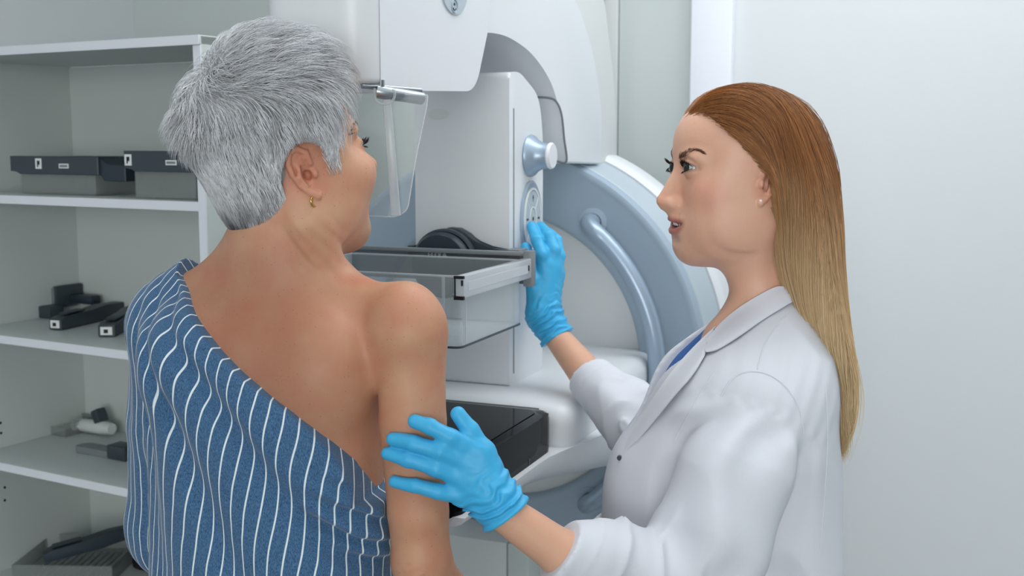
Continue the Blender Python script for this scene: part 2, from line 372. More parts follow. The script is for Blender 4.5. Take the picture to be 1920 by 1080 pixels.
# --- tube head: long rounded block reaching towards the patient
s0, zb = onA(690, 157, A1); s1, zb1 = onA(889, 166, A1); s2, zt2 = onA(910, 60, A1)
ZTOP = zb+.42
b = B()
cr_ = round_poly([(s0, zb, 0), (s1, zb1+.004, 0), (s2, zt2, 0)], [0, .03, 0], 8)
prof = [(p[0], p[1]) for p in cr_]+[(s2+.03, zt2+.1), (s2+.03, ZTOP), (s0, ZTOP)]
prism(b, [G(A0, p[0], p[1]) for p in prof], m1*(A1-A0)); b.edges.ensure_lookup_table()
fe = [e for e in b.edges if abs((e.verts[0].co-e.verts[1].co).normalized().z) > .99 and abs(np.array(e.verts[0].co)@m2-s0) < .002]
bmesh.ops.bevel(b, geom=fe, offset=.042, segments=8, affect='EDGES', profile=.5, clamp_overlap=True)
b.normal_update(); se = [e for e in b.edges if len(e.link_faces) == 2 and e.calc_face_angle(0) > .6]
bmesh.ops.bevel(b, geom=se, offset=.014, segments=4, affect='EDGES', profile=.5, clamp_overlap=True)
head = mo('tube_head', b, M['shell'])
# --- C arm: side outline in the vertical plane of the machine, swept across its width
def sz(pts, a): return [onA(x, y, a) for x, y in pts]
inner = sz([(905, 62), (930, 62), (962, 72), (1000, 100), (1032, 145), (1050, 195), (1060, 250), (1066, 306)], A1)
outer = sz([(1130, 308), (1130, 200), (1117, 110), (1098, 40), (1078, -8), (1040, -70), (980, -130), (905, -160)], A1)
def cm2(P, n=6): return [(p[0], p[1]) for p in catmull([(s, z, 0) for s, z in P], n)]
inn = cm2(inner); out_ = cm2(outer)
b = B(); prism(b, [G(A0+.004, s, z) for s, z in inn+out_], m1*(A1-A0-.008), .018, 4); arm = mo('c_arm', b, M['shell'])
# rear shell of the arm, set back a little, seen as a second band beyond the seam
def off(P, d):
    P = np.array(P); t = np.gradient(P, axis=0); n = np.stack((t[:, 1], -t[:, 0]), 1); n /= np.linalg.norm(n, axis=1)[:, None]; return [tuple(x) for x in P+n*d]
o2 = sz([(1157, 312), (1157, 260), (1153, 160), (1143, 70), (1134, 0), (1105, -90), (1040, -180), (905, -230)], A1-.012)
o2 = cm2(o2)
b = B(); prism(b, [G(A0+.004, s, z) for s, z in o2+[(p[0], p[1]) for p in out_[::-1]]], m1*(A1-A0-.018), .012, 3); mo('rear_shell', b, M['shell2'])
# --- inner back cover panel behind the column, between arm and ring
sI = onA(1066, 306, A1)[0]
iz = np.array(sorted([(z, s_) for s_, z in inn])); gp = []
for x, y in catmull([(1000, 182), (1030, 184), (1044, 192), (1053, 215), (1058, 260), (1062, 303), (1040, 302), (1000, 299)], 6):
    s_ = sI
    for _ in range(12): a_, z_ = onS(x, y, s_-.0015); s_ = .5*s_+.5*float(np.interp(z_, iz[:, 0], iz[:, 1]))
    gp.append(G(a_, s_-.0015, z_))
b = B(); tube(b, gp, .0020, 8); mo('gasket', b, M['mid'], arm)
# --- column box in front of the arm
AC = -.73; c1 = .0
sc_, zc = onA(955, 725, AC); zc2 = onA(955, 140, AC)[1]; sc3 = onA(1018, 300, AC)[0]
aL = onS(779, 400, sc_)[0]
b = B()
pr = [(sc_, zc), (sc3, zc+.0), (sc3, zc2-.10), (sc3-.02, zc2-.03), (sc_+.045, zc2+.008), (sc_, zc2+.004)]
pr = round_poly([(s, z, 0) for s, z in pr], [.008, .008, .06, .05, .04, .012], 8)
prism(b, [G(aL, p[0], p[1]) for p in pr], m1*(AC-aL), .009, 4); col = mo('column_box', b, M['shell'])
sg, zg = onA(963, 203, AC); sg2, zg2 = onA(963, 700, AC)
b = B(); box(b, (AC-.004, sg-.0022, zg2), (AC+.0006, sg+.0022, zg), T=MM); mo('slot', b, M['seam'], col)
# vent-like oval dimple mark high on the front face
av, zv = onS(822, 214, sc_)
b = B(); lathe(b, [(0, .0), (.019, .0), (.020, .0008), (.0, .0012)], (0, 0, 0), (0, -1, 0), 28)
bmesh.ops.transform(b, matrix=Matrix.Translation(G(av, sc_, zv))@MM@Matrix.Diagonal((1, 1, .45, 1)), verts=b.verts); mo('oval_mark', b, M['shell2'], col)
# knob on the side
sk, zk = onA(993, 292, AC)
b = B(); K = [(0, 0), (.036, 0), (.0375, .003), (.0355, .008), (.029, .014), (.0245, .022), (.0225, .032), (.022, .038), (0, .038)]
lathe(b, K, G(AC, sk, zk), m1, 48); kn = mo('knob', b, M['tube'], col)
b = B(); lathe(b, [(0, .037), (.022, .037), (.0235, .0395), (.023, .0425), (.021, .0445), (0, .045)], G(AC, sk, zk), m1, 48); mo('knob_cap', b, M['shell'], kn)
# dial with ring of buttons
sd_, zd = onA(994, 410, AC)
def dial_pt(r, t, h, ky=1.35): return G(AC+h, sd_+r*math.cos(t), zd+r*ky*math.sin(t))
b = B(); n = 56
prof = [(.050, .0), (.0505, .003), (.047, .005), (.045, .0035), (0, .0035)]
rings = [[b.verts.new(dial_pt(r, 2*math.pi*k/n, h)) for k in range(n)] for r, h in prof[:-1]]
for x, y in zip(rings, rings[1:]):
    for k in range(n): b.faces.new((x[k], x[(k+1) % n], y[(k+1) % n], y[k]))
b.faces.new(rings[-1]); dial = mo('control_dial', b, M['bluegrey'], col)
def padb(r0, r1, t0, t1, h):
    bb = B(); o = []
    N = 14
    for k in range(N+1): t = t0+(t1-t0)*k/N; o.append(dial_pt(r1, t, h))
    if r0 > 0:
        for k in range(N, -1, -1): t = t0+(t1-t0)*k/N; o.append(dial_pt(r0, t, h))
    prism(bb, o, m1*.0022, .0006, 1); return bb
for q in range(4):
    t = math.pi/2*q+math.pi/4+.05; mo('dial_button', padb(.0175, .0365, t, t+math.pi/2-.1, .0035), M['bluegrey_l'], dial)
mo('dial_button', padb(0, .0130, 0, 2*math.pi*.999, .0035), M['bluegrey_l'], dial)
def ringo(r, w, h, name):
    bb = B(); N = 56; R_ = [[bb.verts.new(dial_pt(rr, 2*math.pi*k/N, hh)) for k in range(N)] for rr, hh in ((r-w, .0034), (r-w, h), (r+w, h), (r+w, .0034))]
    for x, y in zip(R_, R_[1:]):
        for k in range(N): bb.faces.new((x[k], x[(k+1) % N], y[(k+1) % N], y[k]))
    return bb
bb = ringo(.0395, .0014, .0066, ''); me_ = bpy.data.meshes.new('t'); 
mo('dial_rim', bb, M['label'], dial); mo('dial_rim', ringo(.0155, .0012, .0064, ''), M['label'], dial)
for q in range(4):
    t = math.pi/2*q+math.pi/4; P0 = dial_pt(.0165, t, .0045); P1 = dial_pt(.0385, t, .0045); b = B(); tube(b, [P0, P1], .0013, 8); mo('dial_spoke', b, M['label'], dial)
for q in range(4):
    t = math.pi/2*q+math.pi/2; c = (.027*math.cos(t), .027*1.35*math.sin(t)); o = np.array((math.cos(t), math.sin(t))); sd2 = np.array((-o[1], o[0]))
    pts = [np.array(c)+o*.006, np.array(c)+sd2*.003, np.array(c)+sd2*.0007, np.array(c)-o*.006+sd2*.0007, np.array(c)-o*.006-sd2*.0007, np.array(c)-sd2*.0007, np.array(c)-sd2*.003]
    b = B(); prism(b, [G(AC+.0056, sd_+p[0], zd+p[1]) for p in pts], m1*.0005); mo('arrow_mark', b, M['ink'], dial)
b = B(); prism(b, [dial_pt(.0028, 2*math.pi*k/10, .0056) for k in range(10)], m1*.0005); mo('centre_mark', b, M['ink'], dial)
# --- badge on the head with a round emblem
sb, zb_ = onA(850, -30, A1)
b = B(); n = 48
o = [G(A1-.0005, sb+.047*math.cos(2*math.pi*k/n), zb_+.043*math.sin(2*math.pi*k/n)*1.02) for k in range(n)]
prism(b, o, m1*.003, .0012, 2); badge = mo('badge_plate', b, M['bluegrey_l'], head)
s_, z_ = onA(849, 12, A1)
b = B(); lathe(b, [(.0085, .0026), (.0095, .0042), (.0105, .0026)], G(A1, s_, z_), m1, 28); mo('emblem_ring', b, M['bluegrey'], badge)
b = B(); lathe(b, [(0, .0035), (.002, .0035), (.002, .0026)], G(A1, s_, z_+.003), m1, 12); tube(b, [G(A1+.003, s_+.0045*math.cos(t), z_-.001+.0045*math.sin(t)) for t in np.linspace(-2.8, -.3, 9)], .0007, 6)
mo('emblem_figure', b, M['dark'], badge)
# --- ring gantry
SR = 2.20; cx, cz = -.9193, 1.095; RI = .307; R1 = .441
RC = G(cx, SR, cz)
b = B(); lathe(b, [(RI, .06), (RI, .010), (RI+.004, .003), (RI+.012, .0), (R1-.022, .0), (R1-.016, -.002), (R1-.009, -.0035), (R1-.003, -.0015), (R1, .004), (R1+.001, .012), (R1+.006, .15), (RI, .15)], RC, m2, 160); ring = mo('gantry_ring', b, M['bluegrey'])
b = B(); lathe(b, [(R1+.0012, .022), (R1+.0035, .024), (R1+.0082, .148), (R1+.006, .150)], RC, m2, 160); mo('ring_band', b, M['bluegrey_l'], ring)
b = B(); lathe(b, [(R1+.0065, .1515), (R1+.012, .150), (R1+.020, .158), (R1+.023, .175), (R1+.022, .235), (R1-.06, .26), (0, .26)], RC, m2, 160); mo('ring_shroud', b, M['shell'], ring)
b = B(); lathe(b, [(0, .030), (RI-.02, .030), (RI+.002, .034)], RC, m2, 128); mo('inner_disc', b, M['shell2'], ring)
# curved grab handle on the ring
def rp(px, py, out_=0): a, z = onS(px, py, SR-.03); return G(a, SR-.03, z)
ha, hz = onS(1104, 424, SR-.045); Rh = math.hypot(ha-cx, hz-cz); t0 = math.atan2(hz-cz, ha-cx)
def hp(t, h): return RC+m1*Rh*math.cos(t)+ez*Rh*math.sin(t)-m2*h
path = [hp(t0+.02, -.004), hp(t0+.02, .03)]+[hp(t0-.05-(2*t0-.1)*k/26, .047) for k in range(27)]+[hp(-t0-.02, .03), hp(-t0-.02, -.004)]
path = catmull(path, 4)
b = B(); tube(b, path, .0180, 20); hd = mo('grab_handle', b, M['tube'], ring)
for t in (t0+.02, -t0-.02):
    b = B(); lathe(b, [(.019, .0), (.030, .0), (.030, .003), (.019, .004)], hp(t, 0), -m2, 32); mo('handle_socket', b, M['bluegrey'], hd)
# --- gantry body behind and below
b = B(); box(b, (cx-.20, SR+.262, 0), (cx+.20, SR+.36, cz+.22), .02, 3, T=MM); mo('gantry_column', b, M['shell2'])
b = B(); box(b, (cx-.27, SR+.152, .06), (cx+.27, SR+.26, cz-.30), .015, 3, T=MM); bs = mo('gantry_base', b, M['bluegrey'])
b = B()
for k in range(5): box(b, (cx-.25, SR+.145, .35+k*.06), (cx+.25, SR+.1535, .365+k*.06), .001, 1, T=MM)
mo('base_vent', b, M['dark'], bs)
b = B(); box(b, (cx-.34, SR-.25, .0), (cx+.36, SR+.36, .06), .012, 3, T=MM); mo('foot_plate', b, M['shell2'])
# pale front door with a seam, below the detector
sD = 2.08; aD0 = onS(700, 1040, sD)[0]; aD1 = onS(950, 1040, sD)[0]; aD2 = onS(991, 1060, sD)[0]; zD = onS(900, 985, sD)[1]-.03
b = B(); box(b, (aD0, sD, .065), (aD1-.001, SR-.006, zD), .004, 2, T=MM); mo('lower_cabinet', b, M['shell2'])
b = B(); box(b, (aD1+.001, sD+.001, .065), (aD2, SR-.006, zD), .004, 2, T=MM); mo('cabinet_side', b, M['laminate'])
# --- detector housing and black detector plate
aB1 = -.606; pB = hit(1040, 768, m1, aB1); sB1 = pB@m2; zB = pB[2]; pF = hit(836, 900, m1, aB1); sB0 = 1.30; aB0 = aB1-.36
zBb = onA(1047, 838, aB1)[1]
b = B(); o = round_poly([G(aB0, sB0, zB), G(aB1, sB0, zB), G(aB1, sB1, zB), G(aB0, sB1, zB)], [.05, .03, .035, .03], 8)
prism(b, o, ez*(zBb-zB), .009, 4); det = mo('detector_plate', b, M['black'])
b = B(); o = round_poly([G(aB0+.02, sB0+.02, zB), G(aB1-.02, sB0+.02, zB), G(aB1-.02, sB1-.02, zB), G(aB0+.02, sB1-.02, zB)], [.03, .02, .022, .02], 6)
prism(b, o, ez*.0012, .0005, 1); mo('top_window', b, M['black'], det)
s_, z_ = onA(992, 866, aB1)
b = B(); box(b, (aB1-.001, s_-.002, z_-.005), (aB1+.0008, s_+.002, z_+.005), .0006, 1, T=MM); mo('latch_slot', b, M['dark'], det)
# white housing: deck under the column, wrapping round the right of the plate, bellied underneath
aH = aB1+.012; aHR = onS(1165, 800, 1.9)[0]; zdk = zc
b = B()
P = []
sect = [(1.36, -.010, zBb-.002, zBb-.030, aB1-.02), (sB1-.10, -.0, zBb-.001, zBb-.050, aB1-.01)]
# deck (behind the plate)
box(b, (aB0-.03, sB1+.002, zBb-.02), (aHR-.02, SR+.06, zdk), .03, 5, T=MM); hs = mo('detector_housing', b, M['shell'])
b = B()                                              # belly: half-round underside below plate and deck
N = 20
def belly(s):
    u = min(1, max(0, (s-sB0)/(SR-sB0))); wd = (aB1-aB0)/2+.01+.10*max(0, (u-.35)/.65)**1.3; dp = .02+.135*u**1.2; zt = zBb+.004+(zdk-zBb-.03)*max(0, (u-.62)/.38)*0
    am = (aB0+aB1)/2+.06*max(0, (u-.35)/.65)
    return am, wd, dp, zt
rows = []
for i in range(25):
    s = sB0+.01+(SR+.05-sB0)*i/24; am, wd, dp, zt = belly(s)
    row = [G(am+wd*math.copysign(abs(math.cos(t))**.6, math.cos(t)), s, zt-dp*abs(math.sin(t))**.7) for t in np.linspace(0, math.pi, N)]
    rows.append([b.verts.new(p) for p in row])
for x, y in zip(rows, rows[1:]):
    for k in range(N-1): b.faces.new((x[k], x[k+1], y[k+1], y[k]))
    b.faces.new((x[0], y[0], y[-1], x[-1]))
b.faces.new(rows[0]); b.faces.new(rows[-1][::-1]); mo('housing_belly', b, M['shell'], hs)
# --- paddle mount: dark bar and round hub on the column
s_b = sc_-.002; aq0, zq0 = onS(752, 456, s_b); aq1, zq1 = onS(985, 470, s_b)
b = B(); ah, zh = onS(850, 478, s_b)
pts = [(aL-.006, zq0-.020), (AC+.006, zq0-.020), (AC+.006, zq0-.003), (ah+.075, zq0-.002), (ah+.052, zq0+.006), (ah+.036, zq0+.022), (ah+.018, zq0+.031), (ah-.0, zq0+.032), (ah-.02, zq0+.026), (ah-.04, zq0+.008), (ah-.055, zq0-.002), (aL-.006, zq0-.002)]
prism(b, [G(x, s_b, z) for x, z in pts], -m2*.02, .003, 2); mt = mo('paddle_mount', b, M['dark'])
b = B(); box(b, (AC+.001, s_b-.018, zq0-.045), (AC+.028, s_b+.02, zq0-.002), .003, 2, T=MM); mo('mount_end', b, M['mid'], mt)
b = B(); lathe(b, [(0, -.02), (.052, -.02), (.055, -.024), (.055, -.044), (.050, -.050), (0, -.050)], G(ah-.004, s_b, zh-.012), m2, 48); hub = mo('hub_knob', b, M['dark2'], mt)
b = B(); lathe(b, [(.056, -.022), (.060, -.024), (.060, -.034), (.056, -.036)], G(ah-.002, s_b, zh-.012), m2, 48); mo('hub_ring', b, M['dark'], hub)
b = B(); box(b, (ah-.045, s_b-.062, zh-.004), (ah+.012, s_b-.030, zh+.006), .002, 1, T=MM); mo('hub_grip', b, M['bluegrey'], hub)

# ------------------------------------------------------------------ clear compression paddle on the mount
sP1 = s_b-.066                                            # rear bar plane
aR, zR = onS(1003, 474, sP1); aLp, zLp = onS(652, 462, sP1)
pad = empty('compression_paddle', G((aR+aLp)/2, sP1, zR-.1)); PI_ = Matrix.Translation(-Vector(pad.location))
tag(pad, 'clear box-shaped compression paddle mounted on the machine behind the bare shoulder', 'compression paddle')
def po(name, b, m, parent=None, smooth=40):
    bmesh.ops.transform(b, matrix=PI_, verts=b.verts); return obj(name, b, m, parent or pad, smooth)
zT = zR; hb = .052
b = B(); box(b, (aLp, sP1-.004, zT-hb), (aR-.014, sP1+.004, zT), .0015, 2, T=MM); rb = po('rear_bar', b, M['smoke'])
b = B(); box(b, (aLp, sP1-.007, zT-.006), (aR-.012, sP1+.006, zT+.001), .002, 2, T=MM); po('bar_lip', b, M['mid'], rb)
b = B(); box(b, (aR-.016, sP1-.014, zT-.055), (aR, sP1+.006, zT+.004), .0025, 2, T=MM); po('bar_end_cap', b, M['mid'], rb)
# side rail of the tray, running to the patient: traced right face
sR0 = hit(872, 545, m1, aR)@m2
b = B(); box(b, (aR-.016, sR0, zT-.040), (aR-.001, sP1-.012, zT-.008), .002, 2, T=MM); rl = po('side_rail', b, M['clear2'])
b = B(); box(b, (aR-.0012, sR0+.012, zT-.031), (aR-.0002, sP1-.03, zT-.017), .0004, 1, T=MM); po('rail_inset', b, M['clear2'], rl)
for lo, hi in (((aR-.016, sR0-.004, zT-.042), (aR-.001, sR0+.001, zT-.037)), ((aR-.016, sR0-.004, zT-.012), (aR-.001, sR0+.001, zT-.008)), ((aR-.005, sR0-.003, zT-.022), (aR-.003, sR0+.0005, zT-.014)),
               ((aR-.0155, sR0-.003, zT-.037), (aR-.0145, sR0+.0005, zT-.012)), ((aR-.001, sP1-.028, zT-.027), (aR+.0004, sP1-.025, zT-.018))):
    b = B(); box(b, lo, hi, T=MM); po('rail_clip', b, M['ink'], rl)
# tub
aT1 = aR-.018; sT0 = hit(862, 580, m1, aT1)@m2; aT0 = aLp+.012
zt_ = zT-.012; zbt = onA(860, 655, aT1)[1]
tk = .003
b = B()
o_ = round_poly([G(aT0, sT0, 0), G(aT1, sT0, 0), G(aT1, sP1-.012, 0), G(aT0, sP1-.012, 0)], [.02, .016, .016, .02], 8)
i_ = round_poly([G(aT0+tk, sT0+tk, 0), G(aT1-tk, sT0+tk, 0), G(aT1-tk, sP1-.012-tk, 0), G(aT0+tk, sP1-.012-tk, 0)], [.018, .013, .013, .018], 8)
n = len(o_); L_ = []
for P, z in ((o_, zt_), (o_, zbt+.004), (o_, zbt), (i_, zbt+tk), (i_, zt_)): L_.append([b.verts.new(Vector(p)+Vector((0, 0, z))) for p in P])
for x, y in zip(L_, L_[1:]):
    if x is L_[2]: continue
    for k in range(n): b.faces.new((x[k], x[(k+1) % n], y[(k+1) % n], y[k]))
for k in range(n): b.faces.new((L_[4][k], L_[4][(k+1) % n], L_[0][(k+1) % n], L_[0][k]))
b.faces.new(L_[2]); b.faces.new(L_[3])
tub = po('clear_tub', b, M['clear'])
b = B(); tube(b, [Vector(p)+Vector((0, 0, zbt+.001)) for p in o_+[o_[0]]], .0018, 8, caps=False); po('tub_foot_edge', b, M['dark'], tub)
b = B(); tube(b, [Vector(p)+Vector((0, 0, zt_)) for p in o_+[o_[0]]], .0016, 8, caps=False); po('tub_rim', b, M['clear2'], tub)
b = B(); box(b, (aT1-.0035, sT0+.019, zbt+.004), (aT1+.0012, sT0+.022, zt_-.001), .0005, 1, T=MM); box(b, (aT1-.028, sT0-.001, zbt+.004), (aT1-.024, sT0+.002, zt_-.001), .0005, 1, T=MM); po('corner_rib', b, M['clear2'], tub)
b = B(); box(b, (aLp-.002, sR0+.02, zT-.045), (aLp+.012, sP1-.005, zT-.010), .002, 2, T=MM); po('side_rail', b, M['clear2'])
b = B(); box(b, (aLp-.012, sP1-.01, zT-.052), (aLp+.002, sP1+.002, zT-.004), .002, 2, T=MM); po('bar_end_cap', b, M['clear2'], rb)
# raised letters moulded in the bar, seen from behind (mirrored)
cu = bpy.data.curves.new('moulded_letters', 'FONT'); cu.body = 'H3XA'; cu.size = .014; cu.extrude = .0006; cu.align_x = 'CENTER'; cu.materials.append(M['clear2'])
tmp = bpy.data.objects.new('tmp', cu); scene.collection.objects.link(tmp); bpy.context.view_layer.update()
lm = bpy.data.meshes.new_from_object(tmp.evaluated_get(bpy.context.evaluated_depsgraph_get())); lm.name = 'moulded_letters'
bpy.data.objects.remove(tmp); aw, zw = onS(822, 478, sP1)
lm.transform(PI_@Matrix.Translation(G(aw, sP1-.0046, zT-.014))@MM@Matrix(((1, 0, 0, 0), (0, 0, -1, 0), (0, 1, 0, 0), (0, 0, 0, 1))))
lt = link(bpy.data.objects.new('moulded_letters', lm), rb)

# ------------------------------------------------------------------ clear face shield hanging under the head
sF_, _z = onA(745, 178, A1-.035); aF = A1-.035
shd = empty('face_shield', G(aF, sF_, zb-.02)); SI = Matrix.Translation(-Vector(shd.location))
tag(shd, 'clear plastic face shield with chrome hinge, hanging under the white tube head', 'face shield')
def so(name, b, m, parent=None):
    bmesh.ops.transform(b, matrix=SI, verts=b.verts); return obj(name, b, m, parent or shd)
dS = 1.50
YS = at(735, 280, 1.50)[1]
def S3(px, py, Y=1.50): return at(px, py, Y)
P = [S3(600, 172), S3(802, 178), S3(800, 200), S3(779, 300), S3(771, 350), S3(764, 395), S3(742, 407), S3(600, 402)]
P = round_poly(P, [.01, .003, .01, .02, .02, .012, .014, .02])
b = B(); prism(b, P, (.0006, .003, 0), .0005, 1); pane = so('shield_pane', b, M['clear'])
b = B(); tube(b, P+[P[0]], .0009, 6, caps=False); so('pane_edge', b, M['clear2'], pane)
b = B(); P0, P1 = S3(726, 186, 1.494), S3(743, 404, 1.494); d = P1-P0
sdv = np.cross(d/np.linalg.norm(d), (0, 1, 0))
prism(b, [P0-sdv*.0055, P0+sdv*.0055, P1+sdv*.0062, P1-sdv*.0062], (0, -.007, 0), .002, 2); so('pane_rib', b, M['clear2'], pane)
b = B(); rr = S3(742, 176, 1.50); tube(b, [S3(708, 172, 1.492), S3(728, 175, 1.492), S3(790, 184, 1.53)], .0085, 18); so('hinge_rod', b, M['chrome'])
b = B(); tube(b, [S3(678, 161, 1.49), S3(790, 170, 1.53)], .0035, 10); tube(b, [S3(718, 150, 1.49), S3(718, 170, 1.49)], .0022, 8); so('hinge_wire', b, M['chrome'])
b = B(); tube(b, catmull([S3(703, 165, 1.488), S3(703, 183, 1.488), S3(713, 194, 1.488), S3(729, 194, 1.488), S3(739, 183, 1.488), S3(739, 165, 1.488)], 6), .0018, 8); so('hinge_loop', b, M['clear2'])
# ------------------------------------------------------------------ implicit-surface sculpting (numpy)
f32 = np.float32
def A3(*v): return np.array(v, float)
def frame(f, up=(0, 0, 1.)):
    """columns: right, forward, up for a body facing f"""
    f = np.array(f, float); f /= np.linalg.norm(f); r = np.cross(f, up); r /= np.linalg.norm(r); u = np.cross(r, f)
    return np.stack((r, f, u), 1)
def axis_frame(d, hint=(0, 0, 1.)):
    """columns x, y, z with z along d"""
    z = np.array(d, float); z /= np.linalg.norm(z); x = np.cross(hint, z); x /= np.linalg.norm(x)+1e-12; y = np.cross(z, x)
    return np.stack((x, y, z), 1)
class Field:
    def __init__(s): s.n = []; s.T = (np.zeros(3), np.eye(3), 1.)
    def set(s, c=(0, 0, 0), R=None, sc=1.): s.T = (np.array(c, float), np.eye(3) if R is None else np.array(R), sc); return s
    def W(s, p): c, R, k = s.T; return c+R@(np.array(p, float)*k)
    def add(s, fn, c, r, k, op):
        c0, R, sc = s.T; s.n.append((fn, c0.astype(f32), R.astype(f32), f32(sc), s.W(c).astype(f32), r*sc, k*sc, op))
    def ell(s, c, r, k=.01, op='u', rot=None):
        c = np.array(c, f32); r = np.array(r, f32); Q = None if rot is None else np.array(rot, f32)
        def fn(P):
            p = P-c
            if Q is not None: p = p@Q
            a = p/r; k0 = np.sqrt((a*a).sum(-1)); b = p/(r*r); k1 = np.sqrt((b*b).sum(-1))+1e-9
            return k0*(k0-1)/k1
        s.add(fn, c, float(r.max()), k, op)
    def cone(s, a, b, r1, r2, k=.01, op='u', flat=None):
        """tapered capsule; flat=(direction, factor) squashes it along a direction"""
        a = np.array(a, f32); b = np.array(b, f32); ab = b-a; L2 = float(ab@ab)+1e-12
        fl = None
        if flat is not None: fl = (np.array(flat[0], f32)/np.linalg.norm(flat[0]), flat[1])
        def fn(P):
            p = P-a; t = np.clip((p@ab)/L2, 0, 1); q = p-t[:, None]*ab
            if fl is not None: q = q+((q@fl[0])*(1/fl[1]-1))[:, None]*fl[0]
            d = np.sqrt((q*q).sum(-1))-(r1+(r2-r1)*t)
            return d*(fl[1] if fl is not None and fl[1] < 1 else 1)
        s.add(fn, (a+b)/2, float(np.sqrt(L2)/2+max(r1, r2)), k, op)
    def chain(s, pts, rs, k=.01, op='u', k_in=None, flat=None):
        for i in range(len(pts)-1): s.cone(pts[i], pts[i+1], rs[i], rs[i+1], k if i == 0 or k_in is None else k_in, op, flat)
    def fn(s, f, c, r, k=.01, op='u'): s.add(f, c, r, k, op)
    def disp(s, f, c=(0, 0, 0), r=9.): s.n.append((f, None, None, None, np.array(c, f32), r, 0., 'd'))
    def __call__(s, P):
        P = P.astype(f32); lo = P.min(0); hi = P.max(0); d = None
        for fn, c0, R, sc, wc, r, k, op in s.n:
            dist = float(np.linalg.norm(np.maximum(0, np.maximum(lo-wc, wc-hi))))
            if op == 'd':
                if dist > r: continue
                d = fn(P, d); continue
            if d is not None and dist > r+max(k, .0)+.03 and not s.full: continue
            q = ((P-c0)@R)/sc; v = fn(q)*sc
            if d is None: d = v; continue
            if op == 'u':
                if k > 0: h = np.maximum(k-np.abs(d-v), 0)/k; d = np.minimum(d, v)-h*h*k/4
                else: d = np.minimum(d, v)
            elif op == 's':
                v = -v
                if k > 0: h = np.maximum(k-np.abs(d-v), 0)/k; d = np.maximum(d, v)+h*h*k/4
                else: d = np.maximum(d, v)
            elif op == 'i':
                if k > 0: h = np.maximum(k-np.abs(d-v), 0)/k; d = np.maximum(d, v)+h*h*k/4
                else: d = np.maximum(d, v)
        if d is None: d = np.full(len(P), .2, f32)
        return d
    full = False
    def grad(s, P, e=.0008):
        g = np.empty_like(P); 
        for i in range(3):
            o = np.zeros(3, f32); o[i] = e; g[:, i] = s.eval(P+o)-s.eval(P-o)
        return g/(np.linalg.norm(g, axis=1)[:, None]+1e-9)
    def eval(s, P, n=20000):
        if len(P) <= n: return s(P)
        return np.concatenate([s(P[i:i+n]) for i in range(0, len(P), n)])
def graded(lo, hi, zones, h):
    """axis nodes from lo to hi with spacing h, finer inside zones [(a, b, h2)]"""
    x = lo; out = [x]
    while x < hi:
        st = h
        for a, b, q in zones:
            dd = max(a-x, x-b, 0); st = min(st, q+dd*.06)
        x += st; out.append(x)
    while (len(out)-1) % 8: out.append(out[-1]+h)
    return np.array(out, f32)
RES = 1.0
